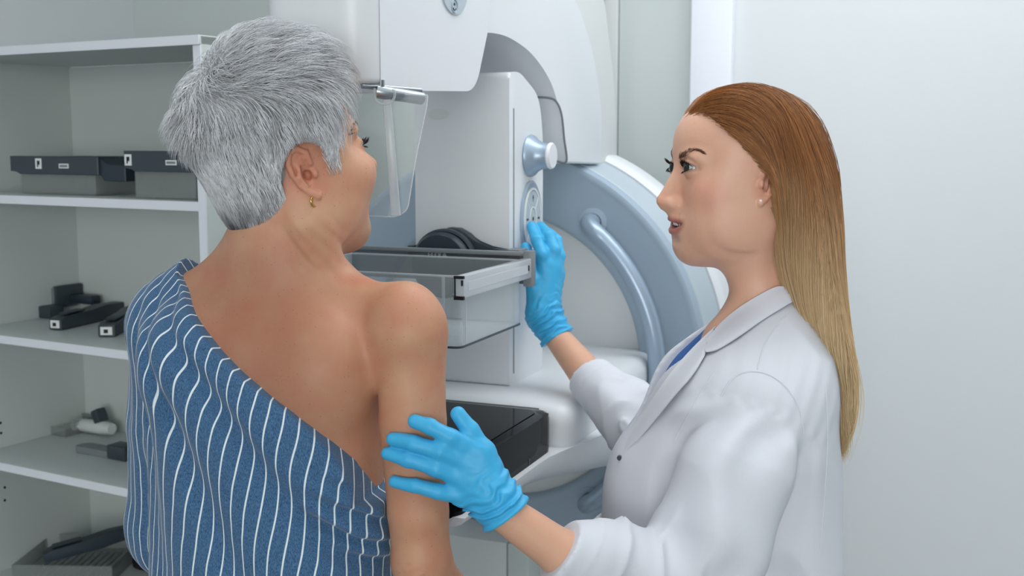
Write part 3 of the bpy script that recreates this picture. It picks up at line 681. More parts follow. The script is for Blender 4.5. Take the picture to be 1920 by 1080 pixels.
def polygonise(F_, ax, ay, az, slack=1.5):
    nb = [(len(a)-1)//8 for a in (ax, ay, az)]
    c = [(a[:-1:8][:n]+a[8::8][:n])/2 for a, n in zip((ax, ay, az), nb)]
    hb = [(a[8::8][:n]-a[:-1:8][:n])/2 for a, n in zip((ax, ay, az), nb)]
    act = []
    F_.full = True
    for i in range(nb[0]):
        P = np.stack(np.meshgrid([c[0][i]], c[1], c[2], indexing='ij'), -1).reshape(-1, 3)
        Hh = np.sqrt(hb[0][i]**2+hb[1][:, None]**2+hb[2][None, :]**2).reshape(-1)
        d = F_.eval(P, 200000); k = np.nonzero(np.abs(d) < Hh*slack+.004)[0]
        act.append(np.stack((np.full(len(k), i), k//nb[2], k % nb[2]), 1))
    F_.full = False
    act = np.concatenate(act); NB = len(act)
    if NB == 0: return np.zeros((0, 3), f32), np.zeros((0, 4), np.int64)
    key = (act[:, 0]//3*10000+act[:, 1]//3)*10000+act[:, 2]//3; act = act[np.argsort(key, kind='stable')]; key = np.sort(key)
    V = np.empty((NB, 9, 9, 9), f32); ar = np.arange(9)
    cuts = np.nonzero(np.diff(key))[0]+1; st = [0]+list(cuts); en = list(cuts)+[NB]
    for s, e in zip(st, en):
        a = act[s:e]; m = e-s
        X = ax[a[:, 0, None]*8+ar]; Y = ay[a[:, 1, None]*8+ar]; Z = az[a[:, 2, None]*8+ar]
        P = np.empty((m, 9, 9, 9, 3), f32); P[..., 0] = X[:, :, None, None]; P[..., 1] = Y[:, None, :, None]; P[..., 2] = Z[:, None, None, :]
        V[s:e] = F_(P.reshape(-1, 3)).reshape(m, 9, 9, 9)
    NY, NZ = len(ay), len(az)
    ins = V < 0
    cc = np.zeros((NB, 8, 8, 8), np.int8)
    for i in (0, 1):
        for j in (0, 1):
            for k in (0, 1): cc += ins[:, i:i+8, j:j+8, k:k+8]
    b_, i_, j_, k_ = np.nonzero((cc > 0) & (cc < 8))
    gx = act[b_, 0]*8+i_; gy = act[b_, 1]*8+j_; gz = act[b_, 2]*8+k_
    cid = (gx.astype(np.int64)*NY+gy)*NZ+gz
    X0 = np.stack((ax[gx], ay[gy], az[gz]), 1); H_ = np.stack((ax[gx+1], ay[gy+1], az[gz+1]), 1)-X0
    val = {}
    for i in (0, 1):
        for j in (0, 1):
            for k in (0, 1): val[i, j, k] = V[b_, i_+i, j_+j, k_+k]
    acc = np.zeros((len(b_), 3), f32); cnt = np.zeros(len(b_), f32)
    for axn in range(3):
        for u in (0, 1):
            for v in (0, 1):
                p0 = [0, 0, 0]; o = [q for q in range(3) if q != axn]; p0[o[0]] = u; p0[o[1]] = v; p1 = list(p0); p1[axn] = 1
                a, b = val[tuple(p0)], val[tuple(p1)]; m = (a < 0) != (b < 0)
                t = np.where(m, a/np.where(m, a-b, 1), 0)
                for q in range(3):
                    acc[:, q] += np.where(m, t if q == axn else p0[q], 0)
                cnt += m
    verts = X0+acc/cnt[:, None]*H_
    o = np.argsort(cid); cid = cid[o]; verts = verts[o]
    def look(x):
        i = np.searchsorted(cid, x); i = np.minimum(i, len(cid)-1); return np.where(cid[i] == x, i, -1)
    quads = []
    st3 = (NY*NZ, NZ, 1)
    for axn in range(3):
        sl0 = [slice(None)]+[slice(0, 8)]*3; sl1 = list(sl0); sl1[axn+1] = slice(1, 9)
        a, b = ins[tuple(sl0)], ins[tuple(sl1)]; m = a != b
        bb, ii, jj, kk = np.nonzero(m); fl = a[m]
        base = ((act[bb, 0]*8+ii).astype(np.int64)*NY+act[bb, 1]*8+jj)*NZ+act[bb, 2]*8+kk
        u, v = st3[(axn+1) % 3], st3[(axn+2) % 3]
        q = np.stack([look(base), look(base-u), look(base-u-v), look(base-v)], 1)
        q[~fl] = q[~fl][:, ::-1]; quads.append(q[(q >= 0).all(1)])
    return verts, np.concatenate(quads)
def mesh_obj(name, verts, faces, m, parent=None, attrs=None, color=None):
    me = bpy.data.meshes.new(name); nq = len(faces); w_ = faces.shape[1]
    me.vertices.add(len(verts)); me.vertices.foreach_set('co', verts.astype(f32).ravel())
    me.loops.add(nq*w_); me.loops.foreach_set('vertex_index', faces.astype(np.int32).ravel())
    me.polygons.add(nq); me.polygons.foreach_set('loop_start', np.arange(0, nq*w_, w_, dtype=np.int32))
    me.polygons.foreach_set('use_smooth', np.ones(nq, bool)); me.update(calc_edges=True)
    for k, v in (attrs or {}).items():
        a = me.attributes.new(k, 'FLOAT', 'POINT'); a.data.foreach_set('value', v.astype(f32))
    if color is not None:
        a = me.attributes.new('Col', 'FLOAT_COLOR', 'POINT')
        a.data.foreach_set('color', np.concatenate((color, np.ones((len(color), 1))), 1).astype(f32).ravel())
    me.materials.append(m); o = bpy.data.objects.new(name, me); link(o, parent); return o
def sculpt(name, F_, lo, hi, h, m, parent, zones=((), (), ()), attrs=None, color=None, origin=(0, 0, 0), keep=None, slack=1.5, newton=False):
    h *= RES
    ax, ay, az = [graded(lo[i], hi[i], [(a, b, q*RES) for a, b, q in zones[i]], h) for i in range(3)]
    v, q = polygonise(F_, ax, ay, az, slack)
    if keep is not None:
        ok = keep(v); qi = ok[q].all(1); q = q[qi]; used = np.zeros(len(v), bool); used[q.ravel()] = True
        mp = np.cumsum(used)-1; v = v[used]; q = mp[q]
    at_ = {k: f(v) for k, f in (attrs or {}).items()}; cl = color(v) if color else None
    o = mesh_obj(name, v-np.array(origin, f32), q, m, parent, at_, cl); o['nverts'] = len(v); del o['nverts']
    return o
def vnoise(P, s, seed=0):
    """cheap smooth value noise in [-1, 1]"""
    q = P*s; i = np.floor(q).astype(np.int64); f = q-i; f = f*f*(3-2*f)
    def hsh(a, b, c):
        n = (a*73856093) ^ (b*19349663) ^ (c*83492791) ^ (seed*2654435); n = (n ^ (n >> 13))*1274126177 & 0x7fffffff
        return (n & 0xffff)/32767.5-1
    r = 0
    for a in (0, 1):
        for b in (0, 1):
            for c in (0, 1):
                r = r+hsh(i[:, 0]+a, i[:, 1]+b, i[:, 2]+c)*(f[:, 0] if a else 1-f[:, 0])*(f[:, 1] if b else 1-f[:, 1])*(f[:, 2] if c else 1-f[:, 2])
    return r
def sstep(a, b, x): t = np.clip((x-a)/(b-a), 0, 1); return t*t*(3-2*t)
def loft(zs, cx, cy, wx, wy, pw=2.3):
    """horizontal-section body: centre, half widths by height (local frame)"""
    zs = np.array(zs, f32)
    def cub(v):                                            # smooth interpolation of the section table
        v = np.array(v, float); k = 12; P = catmull([(z, y) for z, y in zip(zs, v)], k); P = np.array(P); return P[:, 0], P[:, 1]
    tx, ty, tw, th = cub(cx), cub(cy), cub(wx), cub(wy)
    def fn(P):
        z = np.clip(P[:, 2], zs[0], zs[-1])
        a, b, c, d = [np.interp(z, *t) for t in (tx, ty, tw, th)]
        x = np.abs(P[:, 0]-a)/c; y = np.abs(P[:, 1]-b)/d
        n = (x**pw+y**pw)**(1/pw); r = (n-1)*np.minimum(c, d)*.95
        # radial distance is better away from round sections
        dz = np.maximum(zs[0]-P[:, 2], P[:, 2]-zs[-1]); return np.where(dz > 0, np.maximum(r, 0)+dz, r) if True else r
    return fn
def strands(name, paths, rad0, m, parent, origin=(0, 0, 0), n=3, taper=True, shade=None):
    """paths (S, K, 3): every strand a thin tapering fibre, all joined in one mesh; shade (S,) stored as attribute"""
    S, K, _ = paths.shape; t = np.gradient(paths, axis=1); t /= np.linalg.norm(t, axis=2)[..., None]+1e-9
    ref = np.array((.31, .22, .92)); a = np.cross(t, ref); a /= np.linalg.norm(a, axis=2)[..., None]+1e-9; b = np.cross(t, a)
    rr = np.array(rad0).reshape(-1, 1)*(np.ones(K) if not taper else np.minimum(1, (1-np.linspace(0, 1, K))*2.2+.12))[None, :]
    ang = 2*math.pi*np.arange(n)/n
    V = paths[:, :, None, :]+rr[:, :, None, None]*(np.cos(ang)[None, None, :, None]*a[:, :, None, :]+np.sin(ang)[None, None, :, None]*b[:, :, None, :])
    s, k, j = np.meshgrid(np.arange(S), np.arange(K-1), np.arange(n), indexing='ij'); j2 = (j+1) % n
    q = np.stack(((s*K+k)*n+j, (s*K+k)*n+j2, (s*K+k+1)*n+j2, (s*K+k+1)*n+j), -1).reshape(-1, 4)
    at_ = {}
    if shade is not None: at_['shade'] = np.repeat(shade, K*n)
    at_['along'] = np.tile(np.repeat(np.linspace(0, 1, K), n), S)
    return mesh_obj(name, V.reshape(-1, 3)-np.array(origin), q, m, parent, at_)
def sdf_ray(F_, px, py, t0=.8, t1=3.):
    """first surface point along picture rays (used to lay seams and hems on a garment)"""
    R = np.stack([ray(x, y) for x, y in zip(px, py)]); t = np.full(len(R), t0)
    for _ in range(90):
        P = CP+R*t[:, None]; d = F_.eval(P.astype(f32)); t = np.minimum(t+np.clip(d, -.02, .05)*.7, t1)
    return CP+R*t[:, None]

# ------------------------------------------------------------------ human materials
def skin_mat(name, rough, freckle, fscale, redness=.1):
    m = bpy.data.materials.new(name); m.use_nodes = True; nt = m.node_tree; N = nt.nodes; L = nt.links; b = N['Principled BSDF']
    b.inputs['Roughness'].default_value = rough; b.inputs['Subsurface Weight'].default_value = .16
    b.inputs['Subsurface Radius'].default_value = (.010, .004, .002); b.inputs['Subsurface Scale'].default_value = 1; b.inputs['Specular IOR Level'].default_value = .42
    a = N.new('ShaderNodeAttribute'); a.attribute_name = 'Col'; tc = N.new('ShaderNodeTexCoord')
    n1 = N.new('ShaderNodeTexNoise'); n1.inputs['Scale'].default_value = 28; n1.inputs['Detail'].default_value = 5
    L.new(tc.outputs['Object'], n1.inputs['Vector'])
    mr = N.new('ShaderNodeMapRange'); mr.inputs[1].default_value = .3; mr.inputs[2].default_value = .7; mr.inputs[3].default_value = 1-redness; mr.inputs[4].default_value = 1+redness*.4
    L.new(n1.outputs['Fac'], mr.inputs[0])
    cmb = N.new('ShaderNodeCombineColor'); mr2 = N.new('ShaderNodeMapRange'); mr2.inputs[1].default_value = .3; mr2.inputs[2].default_value = .7; mr2.inputs[3].default_value = 1-redness*.25; mr2.inputs[4].default_value = 1
    L.new(n1.outputs['Fac'], mr2.inputs[0]); L.new(mr2.outputs[0], cmb.inputs[0]); L.new(mr.outputs[0], cmb.inputs[1]); L.new(mr.outputs[0], cmb.inputs[2])
    mx = N.new('ShaderNodeMix'); mx.data_type = 'RGBA'; mx.blend_type = 'MULTIPLY'; mx.inputs[0].default_value = 1
    L.new(a.outputs['Color'], mx.inputs[6]); L.new(cmb.outputs[0], mx.inputs[7]); out = mx.outputs[2]
    if freckle:
        v = N.new('ShaderNodeTexVoronoi'); v.inputs['Scale'].default_value = fscale; L.new(tc.outputs['Object'], v.inputs['Vector'])
        sc = N.new('ShaderNodeSeparateColor'); L.new(v.outputs['Color'], sc.inputs[0])
        m1_ = N.new('ShaderNodeMapRange'); m1_.inputs[1].default_value = .06; m1_.inputs[2].default_value = .17; m1_.inputs[3].default_value = 1; m1_.inputs[4].default_value = 0
        L.new(v.outputs['Distance'], m1_.inputs[0])
        gt = N.new('ShaderNodeMath'); gt.operation = 'GREATER_THAN'; gt.inputs[1].default_value = .66; L.new(sc.outputs[0], gt.inputs[0])
        mm_ = N.new('ShaderNodeMath'); mm_.operation = 'MULTIPLY'; L.new(gt.outputs[0], mm_.inputs[0]); L.new(m1_.outputs[0], mm_.inputs[1])
        m3 = N.new('ShaderNodeMath'); m3.operation = 'MULTIPLY'; m3.inputs[1].default_value = freckle; L.new(mm_.outputs[0], m3.inputs[0])
        fr_ = N.new('ShaderNodeMix'); fr_.data_type = 'RGBA'; L.new(m3.outputs[0], fr_.inputs[0]); L.new(out, fr_.inputs[6]); fr_.inputs[7].default_value = lin('6e3d2a'); out = fr_.outputs[2]
    L.new(out, b.inputs['Base Color'])
    n2 = N.new('ShaderNodeTexVoronoi'); n2.inputs['Scale'].default_value = 900; L.new(tc.outputs['Object'], n2.inputs['Vector'])
    n3 = N.new('ShaderNodeTexNoise'); n3.inputs['Scale'].default_value = 260; n3.inputs['Detail'].default_value = 4; L.new(tc.outputs['Object'], n3.inputs['Vector'])
    ad = N.new('ShaderNodeMath'); ad.operation = 'MULTIPLY_ADD'; ad.inputs[1].default_value = .35; L.new(n2.outputs['Distance'], ad.inputs[0]); L.new(n3.outputs['Fac'], ad.inputs[2])
    bp = N.new('ShaderNodeBump'); bp.inputs['Strength'].default_value = .22; bp.inputs['Distance'].default_value = .0009; L.new(ad.outputs[0], bp.inputs['Height']); L.new(bp.outputs[0], b.inputs['Normal'])
    return m
def hair_mat(name, c0, c1, tip0=None, tip1=None, rough=.42, z0=None, z1=None):
    """strand colour varies from c0 to c1 by strand, and towards tip colours down the length of the hair"""
    m = bpy.data.materials.new(name); m.use_nodes = True; nt = m.node_tree; N = nt.nodes; L = nt.links; b = N['Principled BSDF']
    b.inputs['Roughness'].default_value = rough; b.inputs['Specular IOR Level'].default_value = .55
    a = N.new('ShaderNodeAttribute'); a.attribute_name = 'shade'
    def mixc(f, x, y):
        q = N.new('ShaderNodeMix'); q.data_type = 'RGBA'; L.new(f, q.inputs[0])
        for i, c in ((6, x), (7, y)):
            if isinstance(c, str): q.inputs[i].default_value = lin(c)
            else: L.new(c, q.inputs[i])
        return q.outputs[2]
    c = mixc(a.outputs['Fac'], c0, c1)
    if tip0:
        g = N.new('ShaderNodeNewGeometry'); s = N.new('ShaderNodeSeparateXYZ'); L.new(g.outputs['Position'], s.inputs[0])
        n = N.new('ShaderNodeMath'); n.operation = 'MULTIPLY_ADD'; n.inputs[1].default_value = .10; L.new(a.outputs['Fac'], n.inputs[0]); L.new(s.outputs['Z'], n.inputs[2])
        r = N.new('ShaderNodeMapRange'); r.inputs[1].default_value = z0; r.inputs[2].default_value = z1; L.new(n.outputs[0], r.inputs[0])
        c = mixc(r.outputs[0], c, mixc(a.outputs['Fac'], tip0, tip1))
    L.new(c, b.inputs['Base Color']); return m
def col_mix(base, items):
    """items: (mask, colour) blended over base (linear)"""
    c = base.copy()
    for mk, cc in items: c = c*(1-mk[:, None])+np.array(cc)[None]*mk[:, None]
    return c
def rgb(h): return np.array(lin(h)[:3])

# ------------------------------------------------------------------ a human head in its own frame (x right, y forward, z up; ear level = 0)
def head_sdf(F_, c, R, sc, o):
    g = o.get
    F_.set(c, R, sc)
    F_.ell((0, g('sk_c', -.014), .043), (.0735, g('sk_r', .089), .081), .02)                                 # skull
    F_.ell((0, .012, .050), (.064, g('fore', .0695), .063), .03)                       # forehead
    F_.ell((0, .028, -.015), (.0585, .052, .066), .03)                                 # mid face
    for s in (-1, 1):
        F_.cone((s*.045, -.002, g('gz', -.045)), (s*.014, g('chin_y', .066), -.088), g('jaw', .0195), .0125, .03)         # jaw
        F_.ell((s*.040, g('ck_y', .055), g('ck_z', -.018)), (.023, .022, .020), .022)                        # cheek bone
        F_.ell((s*.034, .048, -.052), (.022, .022, .028), .025)                        # cheek
        F_.ell((s*.027, .069, .030), (.022, .012, .008), .014)                         # brow
        F_.ell((s*.060, .01, g('sz', -.02)), (.013, .035, .05+g('sz', -.02)*.5+.01), .03); F_.ell((s*.040, .018, g('fz', -.040)), (.019, .038, .032), .03)                        # side of the face
    F_.ell((0, g('chin_y', .066)+.004, -.091), (.019, .015, .013), .018)                             # chin
    F_.ell((0, .055, -.058), (.030, .030, .030), .02)                                  # muzzle
    F_.cone((0, .0, -.075), (0, .055, -.088), .032, .018, .03)                         # under the chin
    for s in (-1, 1): F_.ell((s*.0315, .090, g('eye_z', .011)), (.0155, .015, .0115), .010, 's')     # eye sockets
    ny = g('nose', .115)
    nz = g('nz', 0.); F_.cone((0, .0750, .020), (0, ny-.0065, -.020+nz), .0072, g('tip', .0072), .010)                  # nose bridge
    F_.ell((0, ny-.0085, -.0250+nz), (g('tip', .0072)+.0018, g('tip', .0072)+.0023, g('tip', .0072)+.0004), .007)
    F_.ell((0, .0780, -.012), (.0112, .0140, .019), .010)
    for s in (-1, 1):
        F_.ell((s*.0105, ny-.021, -.0285+nz*.6), (.0068, .0105, .0072), .008)
    F_.ell((0, ny-.020, -.024+nz), (.0125, .014, .009), .006)
    F_.cone((0, ny-.022, -.034+nz*.6), (0, ny-.009, -.031+nz), .0045, .0035, .006)
    for s in (-1, 1): F_.ell((s*.0055, ny-.016, -.0385+nz*.8), (.0026, .0055, .0030), .003, 's')
    F_.cone((0, .0845, -.041), (0, .0835, -.046), .0085, .008, .012)                   # philtrum
    op = g('open', 0.)
    # lips: arcs following the muzzle
    def arc(y, z, w, dz, n=7):
        return [(w*t, y-.016*t*t, z+dz*t*t) for t in np.linspace(-1, 1, n)]
    ly = g('lip_y', .0855)
    lw = g('lw', 1.); up = arc(ly, -.0545+op*.3, .024*lw, g('smile', .0)-op*.3, 9); F_.chain(up, [.002, .0033, .0040, .0048, .0046, .0048, .0040, .0033, .002], .006, k_in=.002)
    lo = arc(ly-.0025, -.0635-op*.9, .021*lw, g('smile', .0)+.006+op*.7, 7); F_.chain(lo, [.002, .0040, .0052, .0056, .0052, .0040, .002], .006, k_in=.002)
    ml = arc(ly+.005, -.0588-op*.35, .0245*lw, g('smile', .0)+.001, 9); F_.chain(ml, [.0008, .0013+op*.2, .0013+op*.36, .0013+op*.48, .0013+op*.5, .0013+op*.48, .0013+op*.36, .0013+op*.2, .0008], .0025, 's', k_in=.001, flat=((0, 1, 0), 3.2))
    for s in (-1, 1):                                                                   # eyelids round the ball
        es = g('es', 1.); ec = np.array((s*.0315, .0725-.0125*(es-1), g('eye_z', .011)-.0005)); 
        def lid(P, ec=ec, s=s, es=es, opn=g('lid', (.0052, .0038))):
            q = (P-ec.astype(f32))/es; r = np.sqrt((q*q).sum(-1)); d = np.abs(r-.0126)-.0011/es
            xx = np.clip(q[:, 0]*s/.0135, -1, 1); e = 1-xx*xx; zt = opn[0]*e-.0006+.0015*xx; zb_ = -opn[1]*e-.0006+.0015*xx
            slit = np.minimum(zt-q[:, 2], q[:, 2]-zb_); slit = np.where(q[:, 1] > .003, slit, -.01)
            return np.maximum(np.maximum(d, slit), -q[:, 1]-.006)*es
        F_.fn(lid, ec, .0170, .0022, 'u')
    for s in (-1, 1):                                                                   # ears
        E = ear_frame(s); et = ear_pts()
        c0, R0, k0 = F_.T
        F_.T = (c0+R0@(np.array(E[0])*k0), R0@E[1], k0*1.0)
        F_.ell((.002, .002, -.004), (.0130, .023, .0045), .006)
        F_.chain([p for p in et], [.0030, .0034, .0036, .0036, .0036, .0034, .0032, .0040, .0052], .003, k_in=.001)
        F_.ell((.004, -.002, .008), (.0075, .013, .0085), .004, 's')                    # concha
        F_.chain([(-.002, .016, .0065), (.0055, .011, .006), (.009, -.003, .0055), (.005, -.013, .006)], [.0018, .0026, .0026, .0022], .003)   # antihelix
        F_.ell((-.0075, -.004, .004), (.0034, .0052, .0036), .004)                      # tragus
        F_.ell((.000, -.004, .0005), (.0042, .0055, .009), .002, 's'); F_.ell((.0035, .013, .009), (.0035, .006, .004), .003, 's')
        F_.T = (c0, R0, k0)
def ear_frame(s):
    # local ear axes: x backwards, y up, z outwards
    out = np.array((s*.92, -.38, 0.)); out /= np.linalg.norm(out); up_ = np.array((0, -.16, 1.)); up_ -= out*(up_@out); up_ /= np.linalg.norm(up_)
    back = np.cross(up_, out)*s; back = np.cross(up_, out); 
    if back[1] > 0: back = -back
    return (s*.0725, -.010, .004), np.stack((back, up_, out), 1)
def ear_pts():
    return [(-.007, .008, .004), (-.006, .020, .006), (.002, .0285, .0075), (.011, .026, .0085), (.0155, .016, .0085), (.0150, .003, .0080), (.0105, -.011, .0065), (.0035, -.022, .0045), (-.0025, -.0275, .0035)]
# ------------------------------------------------------------------ grey-haired woman, back to the camera, looking to the right
PO = at(520, 700, 1.36)*np.array((1, 1, 0)); pat = empty('person', PO)
tag(pat, 'grey-haired woman in blue striped one-shoulder gown, back turned, looking right', 'person')
yT = rad(15); RT = frame((math.sin(yT), math.cos(yT), 0))
psi = rad(37); th = rad(13)
RH = frame((math.cos(psi)*math.cos(th), math.sin(psi)*math.cos(th), math.sin(th)))
roll = rad(3); Rr = np.array(((math.cos(roll), 0, math.sin(roll)), (0, 1, 0), (-math.sin(roll), 0, math.cos(roll)))); RH = RH@Rr
HS = 1.07
HC = at(574, 322, 1.30)-RH@(np.array((.0725, -.010, .004))*HS)
PH = dict(sk_c=-.010, sk_r=.081, nose=.114, ck_y=.062, ck_z=-.016, smile=.004, eye_z=.010, chin_y=.062, lid=(.0030, .0022))
def tl(x, y, z): return PO+RT@np.array((x, y, z))
SR_ = at(766, 612, 1.285); EL = at(790, 1050, 1.275); SL_ = tl(-.142, .0, 1.325); ELL = tl(-.170, .02, 1.06)
WR = EL+np.array((.05, .12, -.19)); WRL = ELL+np.array((.03, .17, -.14))
secz = [0.80, .90, 1.02, 1.14, 1.24, 1.31, 1.355, 1.385, 1.41, 1.46]
def torso(F_, inf=0., zoff=0):
    g = inf
    F_.set(PO, RT)
    F_.fn(loft(secz, [0]*10, [0.01, .0, .0, .0, .0, .002, .004, .008, .014, .03],
          [.175+g, .172+g, .130+g, .132+g, .140+g, .147+g, .120+g, .085+g, .060+g, .045+g],
          [.115+g, .118+g, .098+g, .103+g, .104+g, .098+g, .080+g, .062+g, .052+g, .045+g], 2.15), (0, 0, 1.12), .36, .01)
PB = Field(); PB.T = (np.zeros(3), np.eye(3), 1.)
torso(PB)
# shoulder blades, spine, trapezius
PB.ell((.088, -.056, 1.288), (.044, .040, .055), .045)
PB.ell((-.085, -.058, 1.292), (.044, .040, .055), .045)
PB.cone((.0, .004, 1.425), (.10, .004, 1.350), .034, .022, .04); PB.cone((.0, .004, 1.425), (-.12, .004, 1.358), .036, .024, .04)
PB.cone((0, -.126, 1.08), (0, -.120, 1.26), .008, .008, .035, 's')
PB.set()
PB.cone(at(640, 548, 1.345), at(756, 574, 1.295), .021, .022, .03)
PB.ell(SR_+A3(.001, .0, -.001), (.040, .043, .046), .03)
PB.cone(SR_+A3(.001, 0, -.010), SR_+A3(.003, 0, -.05), .0392, .0388, .022)
PB.chain([SR_+A3(.002, 0, -.030), at(774, 790, 1.278), at(784, 960, 1.273), EL+A3(0, .004, .0)], [.0390, .0385, .0352, .0335], .003, k_in=.003)
PB.ell(EL+A3(-.002, -.010, -.006), (.024, .026, .034), .02)
PB.chain([EL, EL+(WR-EL)*.3, WR], [.033, .036, .023], .01)
PB.ell(SL_, (.046, .046, .048), .035); PB.chain([SL_, SL_+(ELL-SL_)*.5, ELL, WRL], [.041, .038, .032, .023], .012, k_in=.02)
for w_, e_, s in ((WR, EL, 1), (WRL, ELL, -1)):                 # relaxed hands, out of the picture below
    d = (w_-e_)/np.linalg.norm(w_-e_); lat = np.cross(d, (0, 0, 1)); lat /= np.linalg.norm(lat); dn = np.cross(lat, d)
    c = w_+d*.05; PB.chain([w_, c], [.022, .026], .02, flat=(lat, .55))
    for k, (o, L_) in enumerate(((-.027, .062), (-.009, .07), (.009, .066), (.027, .052))):
        b0 = w_+d*.075+dn*o; b1 = b0+d*L_*.5+lat*.004*s; b2 = b1+d*L_*.4+lat*s*.014; PB.chain([b0, b1, b2], [.0098, .0088, .0075], .006)
    PB.chain([w_+d*.02-dn*.02, w_+d*.055-dn*.048, w_+d*.085-dn*.052], [.013, .0105, .0085], .01)
# neck: column between head and torso, muscle cords on the turned side
nb = tl(.004, .010, 1.375); nt = at(530, 395, 1.345)
PB.cone(nb, nt, .054, .0475, .035)
PB.cone(at(632, 512, 1.347), at(588, 420, 1.31), .012, .009, .022)
PB.cone(at(596, 505, 1.322), at(560, 425, 1.302), .004, .004, .014)
head_sdf(PB, HC, RH, HS, PH)
PB.set(HC, RH, HS)
PB.cone((.028, .050, -.078), (.050, .0, -.055), .017, .018, .02)      # fuller jaw line
PB.ell((.046, .056, -.020), (.020, .026, .022), .018)                        # lifted smiling cheek
PB.set()
def pskin(P, d):
    q = P; # elbow creases, neck creases
    e = EL.astype(f32)+np.array((-.004, -.03, -.012), f32); r = np.sqrt(((P-e)**2).sum(1)); m = 1-sstep(.010, .036, r)
    d = d+m*.0011*np.sin((P[:, 2]+.25*P[:, 0]+.004*vnoise(P, 90, 3))*1500)
    a = np.array(at(600, 470, 1.3), f32); r = np.sqrt(((P-a)**2).sum(1)); m = 1-sstep(.02, .06, r)
    u = (P[:, 0]*.80-(-P[:, 2])*.60)
    d = d+m*.00045*np.sin(u*480+vnoise(P, 25, 5)*1.5)
    return d+vnoise(P, 45, 1)*.0004
PB.disp(pskin)
base_p = rgb('cf9e80')
def pcol(P):
    n = len(P); c = np.tile(base_p, (n, 1)); q = (P-HC)@RH/HS
    s1 = sstep(-.3, .6, vnoise(P, 14, 9))
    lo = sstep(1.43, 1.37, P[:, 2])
    ear = 1-sstep(.020, .040, np.linalg.norm(q-np.array((.078, -.016, .004)), axis=1))
    lip = (1-sstep(.6, 1.3, np.sqrt((q[:, 0]/.022)**2+((q[:, 2]+.060)/.008)**2)))*sstep(.05, .06, q[:, 1])
    ck = 1-sstep(.01, .04, np.linalg.norm(q-np.array((.045, .068, -.02)), axis=1))
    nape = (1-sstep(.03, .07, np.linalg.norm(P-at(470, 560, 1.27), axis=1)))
    back_dark = (1-sstep(.03, .16, np.linalg.norm((P-at(470, 640, 1.27))*np.array((1, .6, .8)), axis=1)))*sstep(1.47, 1.41, P[:, 2])  # browner, darker skin around the left middle of the back
    red = (1-sstep(.004, .022, np.linalg.norm((P-at(672, 522, 1.30))*np.array((.6, .6, 1.6)), axis=1)))
    return col_mix(c, [(s1*.10*lo, rgb('b87555')), (lo*.40, rgb('b98262')), (ear*.42, rgb('d48a74')), (lip*.8, rgb('c07a70')), (ck*.3, rgb('dea090')), (nape*.12, rgb('a86848')), (back_dark*.50, rgb('96604a')), (red*.5, rgb('c2604c'))])
SKP = skin_mat('skin_freckled', .52, .55, 210, .17)
hx, hy, hz = HC
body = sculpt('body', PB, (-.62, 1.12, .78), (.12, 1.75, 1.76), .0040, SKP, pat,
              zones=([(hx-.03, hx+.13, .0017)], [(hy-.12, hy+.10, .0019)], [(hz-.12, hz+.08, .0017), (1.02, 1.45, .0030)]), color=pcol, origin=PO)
# eyes, lashes, brows
def eyeballs(parent, c, R, sc, o, iris, origin, turn=(0, 0)):
    for s in (-1, 1):
        es = o.get('es', 1.); e = c+R@(np.array((s*.0315, .0725-.0125*(es-1), o.get('eye_z', .011)-.0005))*sc); r = .0122*sc*es
        d = R@np.array((turn[0], 1, turn[1])); d /= np.linalg.norm(d)
        bm_ = B(); N = 28; pr = []
        for k in range(N+1):
            t = math.pi*k/N; rr = r*math.sin(t); hh = r*math.cos(t)
            if k < 5: hh += .0009*sc*(1-(k/5)**2)
            pr.append((rr, hh))
        lathe(bm_, pr, e-origin, d, 32); ang = 0
        for f in bm_.faces:
            h = (f.calc_center_median()-Vector(e-origin)).normalized()@Vector(d) if False else (Vector(f.calc_center_median())-Vector(e-origin)).normalized().dot(Vector(d))
            f.material_index = 2 if h > math.cos(.19) else (1 if h > math.cos(.50) else 0)
        obj('eyeball', bm_, [EYE[0], iris, EYE[1]], parent, 60)
EYE = (mat('eye_white', 'bfc1c4', .15, spec=.6, sss=.0), mat('pupil', '050505', .05))  # eye white toned down: shadow of the lashes put into its colour
IR_B = mat('iris_brown', '3a2a1c', .12); IR_G = mat('iris_grey_green', '262d27', .12)
eyeballs(body, HC, RH, HS, PH, IR_B, PO)
LASH = mat('dark_lash', '15110f', .5)
def lashes(parent, c, R, sc, o, origin, ln=.0085, seed=1, sides=(-1, 1)):
    r_ = np.random.default_rng(seed)
    for s in sides:
        es = o.get('es', 1.); ec = np.array((s*.0315, .0725-.0125*(es-1), o.get('eye_z', .011)-.0005)); opn = o.get('lid', (.0052, .0038)); paths = []
        for up, n in ((1, 46), (-1, 24)):
            for x in np.linspace(-.92, .92, n):
                xx = x*.0135; e = 1-x*x; z = (opn[0] if up > 0 else -opn[1])*e-.0006+.0015*x; y = math.sqrt(max(1e-8, .0133**2-xx*xx*.9-z*z))
                p0 = ec+np.array((xx*s, y, z))*es; L_ = ln*(1 if up > 0 else .55)*r_.uniform(.7, 1.1)*(.8+.25*x)
                side = s*(.25+.5*x)+r_.normal(0, .10)
                d0 = np.array((side, 1, .05*up)); d1 = np.array((side*1.1, .55, .95*up))
                pp = [p0]
                for k in range(1, 6):
                    t = k/5; d = d0*(1-t)+d1*t; pp.append(pp[-1]+d/np.linalg.norm(d)*L_/5)
                paths.append([c+R@(q*sc) for q in pp])
        strands('eyelashes', np.array(paths), .00030*sc, LASH, parent, origin, 3)
lashes(body, HC, RH, HS, PH, PO, .011, 1)
